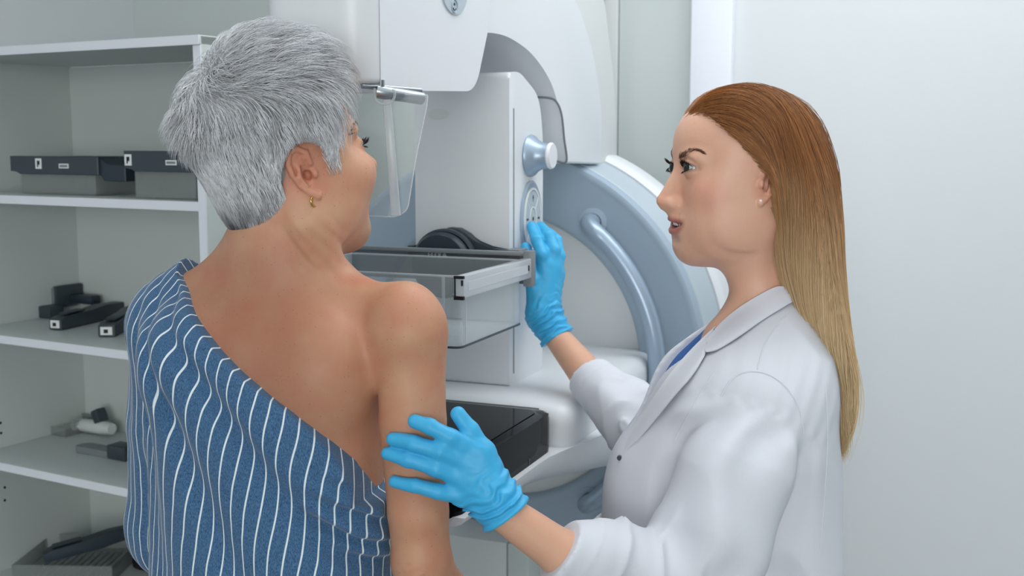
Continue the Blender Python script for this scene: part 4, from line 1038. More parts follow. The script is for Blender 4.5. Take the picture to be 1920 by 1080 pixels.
def brows(parent, F_, c, R, sc, m, origin, pts, n, seed, wz=.0035, ln=.008, sides=(-1, 1)):
    r_ = np.random.default_rng(seed); Pn = np.array(catmull([np.array(p) for p in pts], 10))
    for s in sides:
        k = r_.uniform(0, len(Pn)-1.01, n); i = k.astype(int); p = Pn[i]+(Pn[i+1]-Pn[i])*(k-i)[:, None]; t = Pn[i+1]-Pn[i]; t /= np.linalg.norm(t, axis=1)[:, None]
        fade = 1-np.abs(k/len(Pn)*2-.9)**3*.7
        p = p+np.stack((np.zeros(n), np.zeros(n), r_.normal(0, 1, n)*wz*.45*np.clip(fade, .15, 1)), 1)
        p[:, 0] *= s; t[:, 0] *= s
        w = (c+(p*sc)@R.T).astype(f32); 
        for _ in range(8): w = w-F_.eval(w)[:, None]*F_.grad(w)
        g = F_.grad(w); d = (t+np.array((0, 0, .35))*r_.uniform(.2, 1.2, n)[:, None])@R.T; d -= g*(d*g).sum(1)[:, None]; d /= np.linalg.norm(d, axis=1)[:, None]
        L_ = (ln*r_.uniform(.6, 1.1, n))[:, None]
        strands('eyebrow', np.stack([w+g*.0001, w+d*L_*.35+g*.0007, w+d*L_*.7+g*.0008, w+d*L_+g*.0003], 1), .00015, m, parent, origin, 3)
brows(body, PB, HC, RH, HS, LASH, PO, [(.014, .083, .026), (.026, .082, .032), (.040, .074, .033), (.050, .06, .028)], 150, 5)
# hoop earring
ep = HC+RH@(np.array((.0775, -.0090, -.0235))*HS)
bm_ = B(); N = 40
ax_ = RH@np.array((.9, .45, 0)); u_ = np.cross(ax_, (0, 0, 1.)); u_ /= np.linalg.norm(u_); v_ = np.cross(u_, ax_)/np.linalg.norm(ax_)
tt = np.linspace(0, 2*math.pi*.93, N)+math.pi/2+.2
tube(bm_, [ep-PO+(u_*math.cos(t)+v_*math.sin(t))*.0062+A3(0, -.001, -.0045) for t in tt], [.0006+.0010*math.sin(math.pi*k/(N-1))**.6 for k in range(N)], 12)
obj('hoop_earring', bm_, mat('gold', 'd9b066', .2, metal=1), pat)

# ---------------- short silver hair
def hair_region_p(q):
    """True where hair grows, q in head frame"""
    x, y, z = np.abs(q[:, 0]), q[:, 1], q[:, 2]
    front = y < .062-.35*np.maximum(0, x-.02)-np.maximum(0, .07-z)*.85
    back = (y < -.012+(z-.0)*.35) & (z > -.080)
    side = (z > .026) & front
    burn = (z > -.006) & (y < .026) & (y > .004) & (x > .04)
    return ((side | burn) & (z > -.01)) | (back & (y < -.018))
SK = Field(); SK.set(HC, RH, HS)
SK.ell((0, -.008, .043), (.0755, .084, .083), .02); SK.ell((0, .012, .050), (.071, .065, .065), .03); SK.ell((0, -.034, -.024), (.052, .040, .055), .02); SK.ell((0, .028, -.015), (.060, .050, .066), .03)
CAP = Field(); CAP.set(HC, RH, HS)
CAP.ell((0, -.010, .048), (.0805, .087, .088), .02); CAP.ell((0, .008, .056), (.076, .066, .066), .03); CAP.ell((0, -.036, -.022), (.054, .044, .054), .02)
CAP.ell((0, -.068, .075), (.05, .028, .036), .03)
for s_e in (-1, 1): CAP.ell((s_e*.080, -.008, .002), (.030, .026, .036), .006, 's')
def capcut(q):
    x, y, z = np.abs(q[:, 0]), q[:, 1], q[:, 2]
    f = y-(.058-.35*np.maximum(0, x-.02)-np.maximum(0, .07-z)*.85); low = .030-z+0*y
    f = np.where(y < .0, -1, f)
    lower_ok = np.where(y < -.016, -.078-z, .030-z)
    return np.maximum(f, lower_ok)*.7
CAP.fn(capcut, (0, 0, 0), .3, .010, 'i')
CAP.disp(lambda P, d: d+vnoise(P*np.array((1, 1, .45), f32), 110, 4)*.0016+vnoise(P*np.array((1, 1, .5), f32), 45, 14)*.0022)
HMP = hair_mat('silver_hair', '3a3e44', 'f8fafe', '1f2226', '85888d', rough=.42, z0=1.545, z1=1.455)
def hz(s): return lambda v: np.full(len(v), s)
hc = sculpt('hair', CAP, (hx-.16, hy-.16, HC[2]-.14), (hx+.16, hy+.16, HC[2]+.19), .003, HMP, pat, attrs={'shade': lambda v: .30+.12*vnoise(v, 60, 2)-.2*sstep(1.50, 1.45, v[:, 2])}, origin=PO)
def grow_short(n, seed):
    r_ = np.random.default_rng(seed)
    d = r_.normal(0, 1, (n*3, 3)); d /= np.linalg.norm(d, axis=1)[:, None]; d[:2600] = r_.normal(0, .30, (2600, 3))+np.array((-.008, -.050, .080))/.1
    q = np.array((0, -.014, .03))+d*.1
    w = (HC+(q*HS)@RH.T).astype(f32)
    for _ in range(6): w = w-SK.eval(w)[:, None]*SK.grad(w)*.9
    q = (w-HC)@RH/HS; ok = hair_region_p(q+np.stack((0*q[:, 0], 0*q[:, 0], np.where(q[:, 1] < -.02, r_.normal(0, .006, len(q)), 0)), 1)) & (q[:, 0] > -.065); w = w[ok][:n]; q = q[ok][:n]; n = len(w)
    Wc = np.array((-.008, -.060, .112))
    z = q[:, 2]; y = q[:, 1]
    nape = sstep(.02, -.05, z)*(y < -.01); top = sstep(.085, .12, z)
    L_ = (.046+.020*top-.016*nape)*r_.uniform(.7, 1.15, n); side = ((np.abs(q[:, 0]) > .05) & (y > -.02) & (z < .05)); L_ = np.where(side, L_*.6, L_)
    K = 9; paths = [w]; p = w.copy(); clump = vnoise(w, 95, 8); clump2 = vnoise(w, 60, 18)
    sidez = sstep(.035, .06, np.abs(q[:, 0]))*sstep(.09, .05, z)*sstep(-.045, -.02, y); bk = sstep(-.01, -.05, q[:, 1])*sstep(.085, .05, z); L_ = L_*(1-.22*bk); lift0 = (1-.5*bk)*(.75+.25*top+.25*clump-.45*nape)*(1-.6*sidez); jit = r_.normal(0, .12, (n, 3)); dwc = np.exp(-(np.linalg.norm(q-Wc, axis=1)/.020)**2); jit = jit*(1+3*dwc)[:, None]; lift0 = lift0*(1-.3*dwc)
    dW = np.linalg.norm(q-np.array((0, -.090, .075)), axis=1); tuft = .75*(1-sstep(.010, .032, dW))
    for k in range(K-1):
        g = SK.grad(p.astype(f32)); ql = (p-HC)@RH/HS
        away = ql-Wc; away /= np.linalg.norm(away, axis=1)[:, None]+1e-6
        dn = np.array((0, .02, -1.)); tp = sstep(.06, .115, ql[:, 2])[:, None]
        fl = away*(.40+.6*tp)+dn*(1-tp)*1.3+np.array((0, .75, .1))*tp
        fl += np.stack((clump2*.5, clump*.55, clump2*.1), 1)
        fl = fl*(1-.8*dwc)[:, None]+np.array((.1, -.9, -.35))*(dwc*.8)[:, None]; fl = fl@RH.T+jit*.6; fl -= g*(fl*g).sum(1)[:, None]; fl /= np.linalg.norm(fl, axis=1)[:, None]+1e-6
        t = k/(K-1); lift = lift0*(1-t)*1.25-.42*sstep(.2, 1, t)*np.ones(n)
        back = RH@np.array((-.05, -1., .12)); lf = (lift+tuft*(.75-.35*t))
        dr = fl*np.cos(lf)[:, None]+g*np.sin(lf)[:, None]+tuft[:, None]*back*(.8-.3*t); dr /= np.linalg.norm(dr, axis=1)[:, None]
        L2 = L_*(1+.1*tuft); p = p+dr*(L2/(K-1))[:, None]
        dd = SK.eval(p.astype(f32)); mn = .004+.006*min(1, t*3)*(1-.6*nape); p = p+g*np.maximum(0, mn-dd)[:, None]
        paths.append(p)
    P = np.stack(paths, 1); tz = r_.uniform(-.010, .014, n)
    for k in range(1, K):
        ql = (P[:, k]-HC)@RH/HS; e = ((ql[:, 1]+.013)/.0265)**2+((ql[:, 2]-.000)/.0365)**2
        bad = (np.abs(ql[:, 0]) > .045) & (e < 1) & (P[:, k]-P[:, k-1]).any(1); bad |= (ql[:, 2] < tz) & (ql[:, 1] > -.012) & (np.abs(ql[:, 0]) > .03)
        P[bad, k] = P[bad, k-1]
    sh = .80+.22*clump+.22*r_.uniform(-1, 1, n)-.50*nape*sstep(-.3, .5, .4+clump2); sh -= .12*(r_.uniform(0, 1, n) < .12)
    return P, np.clip(sh, .02, 1)
Pp, sh = grow_short(int(19000), 11)
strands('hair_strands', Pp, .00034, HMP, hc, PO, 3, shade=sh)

# ---------------- striped one-shoulder gown
def gown_mat():
    m = bpy.data.materials.new('blue_striped_cotton'); m.use_nodes = True; nt = m.node_tree; N = nt.nodes; L = nt.links; b = N['Principled BSDF']
    b.inputs['Roughness'].default_value = .85; b.inputs['Sheen Weight'].default_value = .25; b.inputs['Specular IOR Level'].default_value = .2
    a = N.new('ShaderNodeAttribute'); a.attribute_name = 'stripe'
    dv = N.new('ShaderNodeMath'); dv.operation = 'DIVIDE'; dv.inputs[1].default_value = .0152; L.new(a.outputs['Fac'], dv.inputs[0])
    fr_ = N.new('ShaderNodeMath'); fr_.operation = 'FRACT'; L.new(dv.outputs[0], fr_.inputs[0])
    sb_ = N.new('ShaderNodeMath'); sb_.operation = 'SUBTRACT'; sb_.inputs[1].default_value = .5; L.new(fr_.outputs[0], sb_.inputs[0])
    ab = N.new('ShaderNodeMath'); ab.operation = 'ABSOLUTE'; L.new(sb_.outputs[0], ab.inputs[0])
    mr = N.new('ShaderNodeMapRange'); mr.inputs[1].default_value = .048; mr.inputs[2].default_value = .064; mr.inputs[3].default_value = 1; mr.inputs[4].default_value = 0; L.new(ab.outputs[0], mr.inputs[0])
    tc = N.new('ShaderNodeTexCoord'); mp = N.new('ShaderNodeMapping'); mp.inputs['Rotation'].default_value = (0, rad(52), 0); L.new(tc.outputs['Object'], mp.inputs[0])
    mp.inputs['Scale'].default_value = (1, 1, .25)
    n = N.new('ShaderNodeTexNoise'); n.inputs['Scale'].default_value = 1500; n.inputs['Detail'].default_value = 2; L.new(mp.outputs[0], n.inputs['Vector'])
    cr = N.new('ShaderNodeMapRange'); cr.inputs[1].default_value = .3; cr.inputs[2].default_value = .7; L.new(n.outputs['Fac'], cr.inputs[0])
    n2 = N.new('ShaderNodeTexNoise'); n2.inputs['Scale'].default_value = 18; L.new(tc.outputs['Object'], n2.inputs['Vector'])
    mx = N.new('ShaderNodeMix'); mx.data_type = 'RGBA'; mx.inputs[6].default_value = lin('23446a'); mx.inputs[7].default_value = lin('5a82a8'); L.new(cr.outputs[0], mx.inputs[0])
    m2_ = N.new('ShaderNodeMix'); m2_.data_type = 'RGBA'; m2_.inputs[7].default_value = lin('e6f1f4'); L.new(mr.outputs[0], m2_.inputs[0]); L.new(mx.outputs[2], m2_.inputs[6])
    L.new(m2_.outputs[2], b.inputs['Base Color'])
    bp = N.new('ShaderNodeBump'); bp.inputs['Strength'].default_value = .3; bp.inputs['Distance'].default_value = .0008; L.new(n.outputs['Fac'], bp.inputs['Height']); L.new(bp.outputs[0], b.inputs['Normal'])
    return m
GF = Field()
torso(GF, .007)
GF.set(PO, RT)
GF.fn(loft([.74, .82, .95, 1.10, 1.22, 1.33], [-.005, -.005, -.005, -.004, 0, 0], [0]*6, [.20, .19, .165, .158, .158, .150], [.15, .145, .118, .112, .112, .100], 2.3), (0, 0, 1.03), .36, .02)
GF.cone((.0, .004, 1.437), (-.12, .004, 1.366), .047, .034, .04); GF.ell((-.085, -.058, 1.292), (.052, .050, .062), .035); GF.ell((.088, -.056, 1.27), (.052, .048, .062), .035)
GF.set()
GF.ell(SL_, (.051, .051, .053), .03); GF.chain([SL_, SL_+(ELL-SL_)*.5, ELL+A3(0, 0, -.02)], [.049, .052, .050], .02, k_in=.006)
GF.cone(ELL+A3(0, 0, 0), ELL+(WRL-ELL)*.5, .050, .058, .02)
ed_ = [(344, 515), (362, 572), (383, 613), (420, 660), (461, 702), (500, 735), (544, 769), (585, 800), (622, 827), (667, 863), (692, 894), (712, 912)]
ew = (sdf_ray(PB, [p[0] for p in ed_], [p[1] for p in ed_])-PO)@RT          # the diagonal neckline, laid on the back
eo = np.argsort(ew[:, 0]); ex_, ez_ = ew[eo, 0], ew[eo, 2]
EX = np.concatenate(([-.30, ex_[0]-.02], ex_, [.30])); EZ = np.concatenate(([1.60, ez_[0]+.06], ez_, [1.10]))
def gl(P): return (P-PO.astype(f32))@RT.astype(f32)
def gfold(q):
    ang = np.arctan2(q[:, 0]+.175, 1.47-q[:, 2]); r = np.sqrt((q[:, 0]+.175)**2+(1.47-q[:, 2])**2)
    ph = ang*28+vnoise(np.stack((q[:, 0]*.6, q[:, 1]*.4, q[:, 2]*.6), 1), 14, 6)*1.3
    return ang, r, ph
def gdisp(P, d):
    q = gl(P); ang, r, ph = gfold(q)
    am = .0072*(.35+.65*sstep(.05, .35, ang))*sstep(.05, .26, r)*(.75+.5*vnoise(q*np.array((1, .3, 1), f32), 9, 7))
    s = np.sin(ph); ridge = np.sin(ph+.7*np.cos(ph))
    d = d-ridge*am
    # bunching under the arm
    b = 1-sstep(.02, .075, np.sqrt(((q[:, 0]-.135)/1.2)**2+((q[:, 2]-1.12)/1.1)**2))
    d = d-b*.004*np.sin((q[:, 2]*.9+q[:, 0]*.55)*230+vnoise(q, 30, 3))
    # hem roll along the diagonal edge
    e = np.interp(q[:, 0], EX, EZ)-q[:, 2]
    d = d-.0010*np.exp(-((e-.006)/.006)**2)
    return d+vnoise(q, 60, 12)*.0006
GF.disp(gdisp)
def gcut(P, d):
    q = gl(P); e = (q[:, 2]-np.interp(q[:, 0], EX, EZ))*.72; lo = .76-q[:, 2]
    return np.maximum(np.maximum(d, e), lo)
GF.disp(gcut)
GF.set(); GF.chain([SR_+A3(.004, -.003, -.018), at(775, 790, 1.277), at(786, 960, 1.272), EL+A3(0, 0, .0), EL+A3(.01, .0, -.06)], [.043, .0425, .040, .040, .045], .004, 's', k_in=.002)
def gstripe(P):
    q = gl(P); ang, r, ph = gfold(q); th_ = np.arctan2(q[:, 0], -q[:, 1]*.8+.06); u = .150*th_-.10*(q[:, 2]-1.2)+.55*np.minimum(0, q[:, 0]+.105)
    u = u+.0021*np.sin(ph+.9)*sstep(.05, .25, r)+.0010*vnoise(q, 22, 21)
    # sleeve front wraps the arm: stripes turn with it
    return u
GM = gown_mat()
gown = sculpt('striped_gown', GF, (-.62, 1.14, .72), (.02, 1.72, 1.50), .0027, GM, pat, zones=([(-.50, -.05, .0022)], [(1.14, 1.35, .0022)], [(1.0, 1.45, .0022)]), attrs={'stripe': gstripe}, origin=PO, slack=2.0)
# trousers and shoes, below the picture
LF = Field(); LF.set(PO, RT)
for s in (-1, 1): LF.chain([(s*.08, 0, .85), (s*.085, .01, .48), (s*.085, 0, .09)], [.095, .065, .055], .03)
LF.ell((0, 0, .88), (.165, .115, .10), .03)
sculpt('trousers', LF, (-.62, 1.05, .04), (.05, 1.7, 1.0), .010, mat('navy_cotton', '27303f', .85), pat, origin=PO)
LF = Field(); LF.set(PO, RT)
for s in (-1, 1): LF.chain([(s*.085, -.03, .045), (s*.09, .07, .04), (s*.095, .15, .032)], [.044, .042, .032], .03)
LF.disp(lambda P, d: np.maximum(d, .001-P[:, 2]))
sculpt('shoes', LF, (-.62, 1.05, -.02), (.05, 1.8, .14), .008, mat('white_leather', 'd8d8d6', .5), pat, origin=PO)
# ------------------------------------------------------------------ fair-haired woman in a white coat and blue gloves, facing left
DO = np.array((.31, 1.52, 0.)); doc = empty('person', DO)
tag(doc, 'long-haired woman in white coat and blue gloves, facing left, touching a bare arm', 'person')
DT = frame((-1., .05, 0)); dy = rad(9); dp = rad(3)
DH = frame((-math.cos(dy)*math.cos(dp), -math.sin(dy)*math.cos(dp), math.sin(dp))); DS_ = .985
DHP = dict(es=1.16, tip=.0058, nose=.109, fore=.0750, gz=-.031, sz=-.008, fz=-.026, chin_y=.0475, lw=1.22, lip_y=.0862, jaw=.017, eye_z=.017, nz=-.006, open=.0070, smile=.0045, ck_y=.052, ck_z=-.014, lid=(.0062, .0042))
DC = at(1432, 341, 1.45)-DH@(np.array((-.0725, -.010, .004))*DS_)
def dl(x, y, z): return DO+DT@np.array((x, y, z))
dSh = at(1420, 770, 1.375); dEl = at(1300, 1052, 1.31); dCu = at(1050, 1035, 1.243); dWr = at(946, 962, 1.234)
fSh = at(1345, 745, 1.66); fEl = at(1240, 830, 1.73); fMi = at(1168, 765, 1.79); fCu = at(1104, 706, 1.845); fWr = at(1042, 630, 1.925)
dz = [.0, .969, 1.026, 1.083, 1.133, 1.183, 1.240, 1.276, 1.305, 1.335]
dX = [.27, .269, .2715, .277, .291, .305, .316, .330, .348, .365]
dhx = [.1, .152, .153, .152, .141, .128, .112, .090, .064, .040]
def dtorso(F_, g, z0, wk=1.):
    F_.set(DO, DT)
    zz = [z0]+dz[1:]
    F_.fn(loft(zz, [0]*10, [DO[0]-x for x in dX], [w_+g for w_ in (.17, .165, .160, .160, .165, .168, .165, .150, .115, .065)], [h+g for h in dhx], 2.25), (0, 0, 1.0), .5, .01)
# --- body (skin): head, neck, trunk inside the coat, both forearms
DB = Field(); DB.set(DO, DT)
DB.fn(loft([.86, .95, 1.05, 1.15, 1.24, 1.30, 1.335], [0]*7, [.0, .0, .0, .0, -.01, -.035, -.05], [.15, .145, .12, .13, .145, .11, .06], [.10, .10, .085, .10, .085, .055, .05], 2.2), (0, 0, 1.1), .30, .01)
DB.set()
nk0 = at(1432, 590, 1.52); nk1 = at(1428, 425, 1.52)
nkb = at(1450, 590, 1.52); DB.cone(nkb+A3(.005, 0, -.03), at(1440, 425, 1.52), .053, .0455, .035)
DB.cone(at(1362, 470, 1.50), at(1412, 540, 1.50), .014, .026, .03)
DB.cone(at(1394, 590, 1.50), at(1440, 420, 1.465), .012, .010, .02)
DB.cone(at(1395, 620, 1.52), at(1360, 640, 1.50), .03, .03, .04)
DB.chain([dSh+A3(.01, .02, -.02), at(1305, 1062, 1.32), at(1180, 1064, 1.288), at(1048, 1034, 1.243), dWr], [.036, .030, .029, .0262, .0215], .01, k_in=.004)
DB.chain([fSh+A3(.01, .0, -.02), fEl, fMi, fCu, fWr], [.040, .036, .034, .030, .0220], .01, k_in=.004)
head_sdf(DB, DC, DH, DS_, DHP)
DB.set(DC, DH, DS_)
for s_j in (-1, 1): DB.ell((s_j*.034, .014, -.068), (.024, .036, .024), .045)
DB.ell((0, .0835, -.0800), (.014, .0045, .0036), .010, 's')
def dskin(P, d): return d+vnoise(P, 40, 2)*.0002
DB.disp(dskin)
def dcol(P):
    n = len(P); c = np.tile(rgb('e0b096'), (n, 1)); q = (P-DC)@DH/DS_
    ax_ = np.abs(q[:, 0])
    lipz = q[:, 2]+.0625-.0045*(q[:, 0]/.028)**2
    lip = (1-sstep(.75, 1.25, np.sqrt((q[:, 0]/.0290)**2+(lipz/.0125)**2)))*sstep(.050, .058, q[:, 1])
    mouth = (1-sstep(.6, 1.1, np.sqrt((q[:, 0]/.024)**2+((q[:, 2]+.0612-.0045*(q[:, 0]/.028)**2)/.0036)**2)))*sstep(.04, .05, q[:, 1])*(q[:, 1] < .0825)
    blush = 1-sstep(.010, .036, np.linalg.norm((q-np.array((0, .070, -.014)))[:, 1:]*np.array((.8, 1)), axis=1)+np.maximum(0, .030-ax_)*.5)
    nose = 1-sstep(.006, .016, np.linalg.norm(q-np.array((0, DHP['nose']-.008, -.026)), axis=1))
    shade = 1-sstep(.6, 1.2, np.sqrt(((ax_-.032)/.019)**2+((q[:, 2]-DHP['eye_z']-.005)/.0085)**2)); shade = shade*(q[:, 1] > .055)
    line = 1-sstep(.7, 1.3, np.sqrt(((ax_-.032)/.0165)**2+((q[:, 2]-DHP['eye_z']-.0002)/.0066)**2)); line = line*(q[:, 1] > .060)
    ear = 1-sstep(.018, .03, np.linalg.norm(q-np.array((-.078, -.016, .0)), axis=1))
    arm = sstep(1.36, 1.30, P[:, 2])*sstep(.30, .2, P[:, 0])
    return col_mix(c, [(blush*.38, rgb('d68f7c')), (nose*.35, rgb('d08a74')), (ear*.4, rgb('d58f78')), (shade*.40, rgb('b07a5e')), (line*.60, rgb('5a3a2c')), (lip*.85, rgb('ad6660')), (mouth*.9, rgb('3a1a18')), (arm*.3, rgb('cf9c7c'))])
SKD = skin_mat('skin_fair', .42, .0, 120, .05)
gx_, gy_, gz_ = DC
dbody = sculpt('body', DB, (-.10, 1.15, .88), (.55, 2.02, 1.66), .0045, SKD, doc,
               zones=([(gx_-.13, gx_+.05, .0012)], [(gy_-.10, gy_+.06, .0014)], [(gz_-.12, gz_+.07, .0012)]), color=dcol, origin=DO)
eyeballs(dbody, DC, DH, DS_, DHP, IR_G, DO, (-.20, .02))
lashes(dbody, DC, DH, DS_, DHP, DO, .0115, 3)
BR = mat('brown_brow', '6a4530', .6)
brows(dbody, DB, DC, DH, DS_, BR, DO, [(.013, .084, .0298), (.021, .082, .0330), (.030, .078, .0365), (.040, .068, .0375), (.043, .062, .035)], 300, 6, .0036, .0065)
# teeth row between the lips
b = B(); tr = []
TF = Field(); TF.set(DC, DH, DS_)
for k in range(-4, 5):
    x = k*.0066; y = .0812-14*x*x; TF.ell((x, y, -.0580), (.0034, .0022, .0040), .0006)
sculpt('teeth', TF, tuple(DC-.12), tuple(DC+.12), .0012, mat('tooth_enamel', 'ece8e0', .2), dbody, origin=DO)
# pearl stud
eb = DC+DH@(np.array((-.0795, -.0050, -.0215))*DS_)
b = B(); lathe(b, [(.0034*math.sin(math.pi*k/12), -.0034*math.cos(math.pi*k/12)) for k in range(13)], eb-DO, (0, -1, 0), 20); obj('pearl_stud', b, mat('pearl', 'f3efe8', .15, coat=.5), doc)

# --- blue shirt under the coat
DSH = Field(); dtorso(DSH, -.012, .93)
DSH.cone((0, -.02, 1.26), (0, -.075, 1.345), .075, .062, .03)
DSH.set(); DSH.cone(nk0+A3(.012, 0, -.06), nk1+A3(.01, 0, .02), .051, .048, .003, 's')
NECKN = np.array((.72, 0, -.69))
DSH.disp(lambda P, d: np.maximum(np.maximum(d, P[:, 2]-1.300-(P[:, 0]-.28)*.55), P[:, 0]-.36))
sculpt('blue_shirt', DSH, (.08, 1.3, .92), (.48, 1.75, 1.42), .005, mat('blue_cotton', '2f62a8', .8), doc, origin=DO, zones=([], [], [(1.2, 1.36, .0035)]))
# --- white coat
CF = Field(); dtorso(CF, 0., .60)
CF.cone((0, -.045, 1.235), (0, -.085, 1.325), .09, .050, .05)                         # shoulders rising to the collar
CF.set()
CF.cone(dSh+A3(.0, .03, .0), nk0+A3(.035, -.02, -.02), .052, .030, .05)
CF.cone(fSh+A3(.0, -.03, .0), nk0+A3(.035, .02, -.02), .050, .030, .05)
CF.cone(dSh+A3(.045, .02, -.01), dSh+A3(.055, .03, -.2), .055, .06, .05)
CF.cone(dl(-.05, .10, 1.12), dl(-.04, .12, .98), .055, .04, .05)
s0_ = [dSh+A3(0, 0, .0), at(1385, 880, 1.345), at(1325, 1010, 1.32), at(1290, 1080, 1.305)]
CF.chain(s0_, [.051, .066, .071, .060], .016, k_in=.012)
CF.chain([at(1290, 1080, 1.305), at(1190, 1070, 1.285), at(1115, 1050, 1.262), at(1048, 1036, 1.242)], [.060, .051, .043, .0375], .02, k_in=.012)
CF.chain([fSh, fEl, fMi+A3(0, 0, -.004), fCu], [.056, .058, .049, .039], .02, k_in=.012)
# sleeve mouths
CD = at(950, 968, 1.232)-at(1048, 1036, 1.242); CD /= np.linalg.norm(CD); FD = (fWr-fCu)/np.linalg.norm(fWr-fCu)
# neck opening
CF.cone(nk0+A3(.006, 0, -.10), nk1+A3(.0, 0, .02), .052, .056, .004, 's')
def vcut(P, d):                                            # front opening between the lapels
    q = (P-DO.astype(f32))@DT.astype(f32); wv = np.maximum(0, q[:, 2]-1.13)*.36
    v = np.minimum(wv-np.abs(q[:, 0]), q[:, 1]-.01); v = np.where((q[:, 2] > 1.12) & (q[:, 1] > 0), v, -.05)
    neckp = q[:, 2]-1.345
    return np.maximum(np.maximum(d, v), .001-neckp*0-1)
CF.disp(vcut)
def seg_dist(P, A, Bv):
    ab = Bv-A; t = np.clip(((P-A)@ab)/(ab@ab), 0, 1); return np.linalg.norm(P-A-t[:, None]*ab, axis=1), t
FA = [(np.array(a, f32), np.array(b_, f32)) for a, b_ in ((s0_[0], s0_[2]), (s0_[3], at(1048, 1036, 1.242)), (fEl, fCu))]
CUD = [CD.astype(f32), FD.astype(f32)]
CUF = [np.array(at(1048, 1036, 1.242), f32), np.array(fCu, f32)]
def cfold(P, d):
    P = P.astype(f32)
    cm_ = np.ones(len(P), f32)
    for c in CUF: cm_ = cm_*sstep(.050, .085, np.sqrt(((P-c)**2).sum(1)))
    nz_ = vnoise(P*np.array((1, .7, .55), f32), 15, 31); d = d-.0070*cm_*(1-np.abs(nz_)*2.2)*.6
    # soft folds running down the near sleeve
    A, Bv = FA[0]; ds, t = seg_dist(P, A, Bv); m = 1-sstep(.075, .12, ds)
    ax_d = (Bv-A)/np.linalg.norm(Bv-A); sx = np.array((ax_d[2], 0, -ax_d[0]), f32); u = (P-A)@sx; w_ = 1+1.2*np.clip(t, 0, 1)
    d = d-m*.0075*np.sin(u/w_*140+vnoise(P, 11, 3)*2.4)*sstep(.05, .25, t)*(1-.5*t)
    d = d-m*np.exp(-((t-.03)/.035)**2)*.0012*np.sin(u*330+1)*sstep(-.06, -.02, (P-A)[:, 2]*0+.0)
    # crumples at the elbow and along both forearms
    A, Bv = FA[1]; ds, t = seg_dist(P, A, Bv); m = (1-sstep(.06, .09, ds))*cm_; w1 = np.abs(np.sin(t*13+(P@np.array((3., 9., 14.), f32))+vnoise(P, 20, 8)*1.8)); d = d-m*.0065*((1-w1)**1.5-.3)
    A, Bv = FA[2]; ds, t = seg_dist(P, A, Bv); m = (1-sstep(.055, .08, ds))*cm_; w1 = np.abs(np.sin(t*10+(P@np.array((30., 6., -12.), f32))+vnoise(P, 24, 9)*1.8)); d = d-m*.0060*((1-w1)**1.5-.3)*sstep(.02, .04, ds)
    for c, dd_ in zip(CUF, CUD):
        q_ = P-c; t_ = q_@dd_; near = (q_*q_).sum(1) < .0064; d = np.where(near, np.maximum(d, t_), d)
        d = np.where(near, d-.0012*np.exp(-((t_+.024)/.0022)**2), d)
    # drape lines down the back and front panels
    m = sstep(1.27, 1.15, P[:, 2])*cm_; d = d-m*.0050*np.sin(P[:, 0]*62+P[:, 2]*16+vnoise(P, 7, 10)*2.5)
    return d
CF.disp(cfold)
def seams(F_, pts, r):
    w3 = sdf_ray(F_, [p[0] for p in pts], [p[1] for p in pts])
    for a, b_ in zip(w3, w3[1:]): F_.cone(a, b_, r, r, .0015, 's')
def cm(P, n=5): return [tuple(p) for p in catmull(P, n)]
COAT = mat('white_coat_cotton', 'd9dce4', .8, bump=.12, bscale=900, spec=.2)
coat = sculpt('white_coat', CF, (.02, 1.18, .58), (.52, 1.98, 1.40), .0040, COAT, doc, origin=DO, zones=([(0.05, .45, .0030)], [(1.18, 1.45, .0028)], [(.98, 1.36, .0030)]), slack=1.8)
LS = Field(); dtorso(LS, .010, .60); LS.cone((0, -.045, 1.235), (0, -.085, 1.325), .093, .053, .05); LS.set()
LS.cone(dSh+A3(.0, .03, .0), nk0+A3(.035, -.02, -.02), .055, .033, .05)
LS.cone(nk0+A3(.006, 0, -.10), nk0+A3(.012, 0, .012), .063, .059, .03)
for nm_, pp_, r_s in (('shoulder_seam', [(1352, 742), (1372, 712), (1402, 697), (1440, 702), (1474, 726), (1498, 765), (1508, 815)], .0011), ('yoke_seam', [(1474, 592), (1454, 614), (1434, 645), (1420, 692)], .0010),
                  ('side_seam', [(1548, 720), (1552, 820), (1544, 960), (1534, 1070)], .0009), ('front_seam', [(1338, 700), (1312, 740), (1278, 800), (1262, 830)], .0009)):
    pp_ = cm(pp_); w3 = sdf_ray(CF, [p[0] for p in pp_], [p[1] for p in pp_]); b = B(); tube(b, [w-DO+A3(0, -.0002, 0) for w in w3], r_s, 6); obj(nm_, b, COAT, coat)
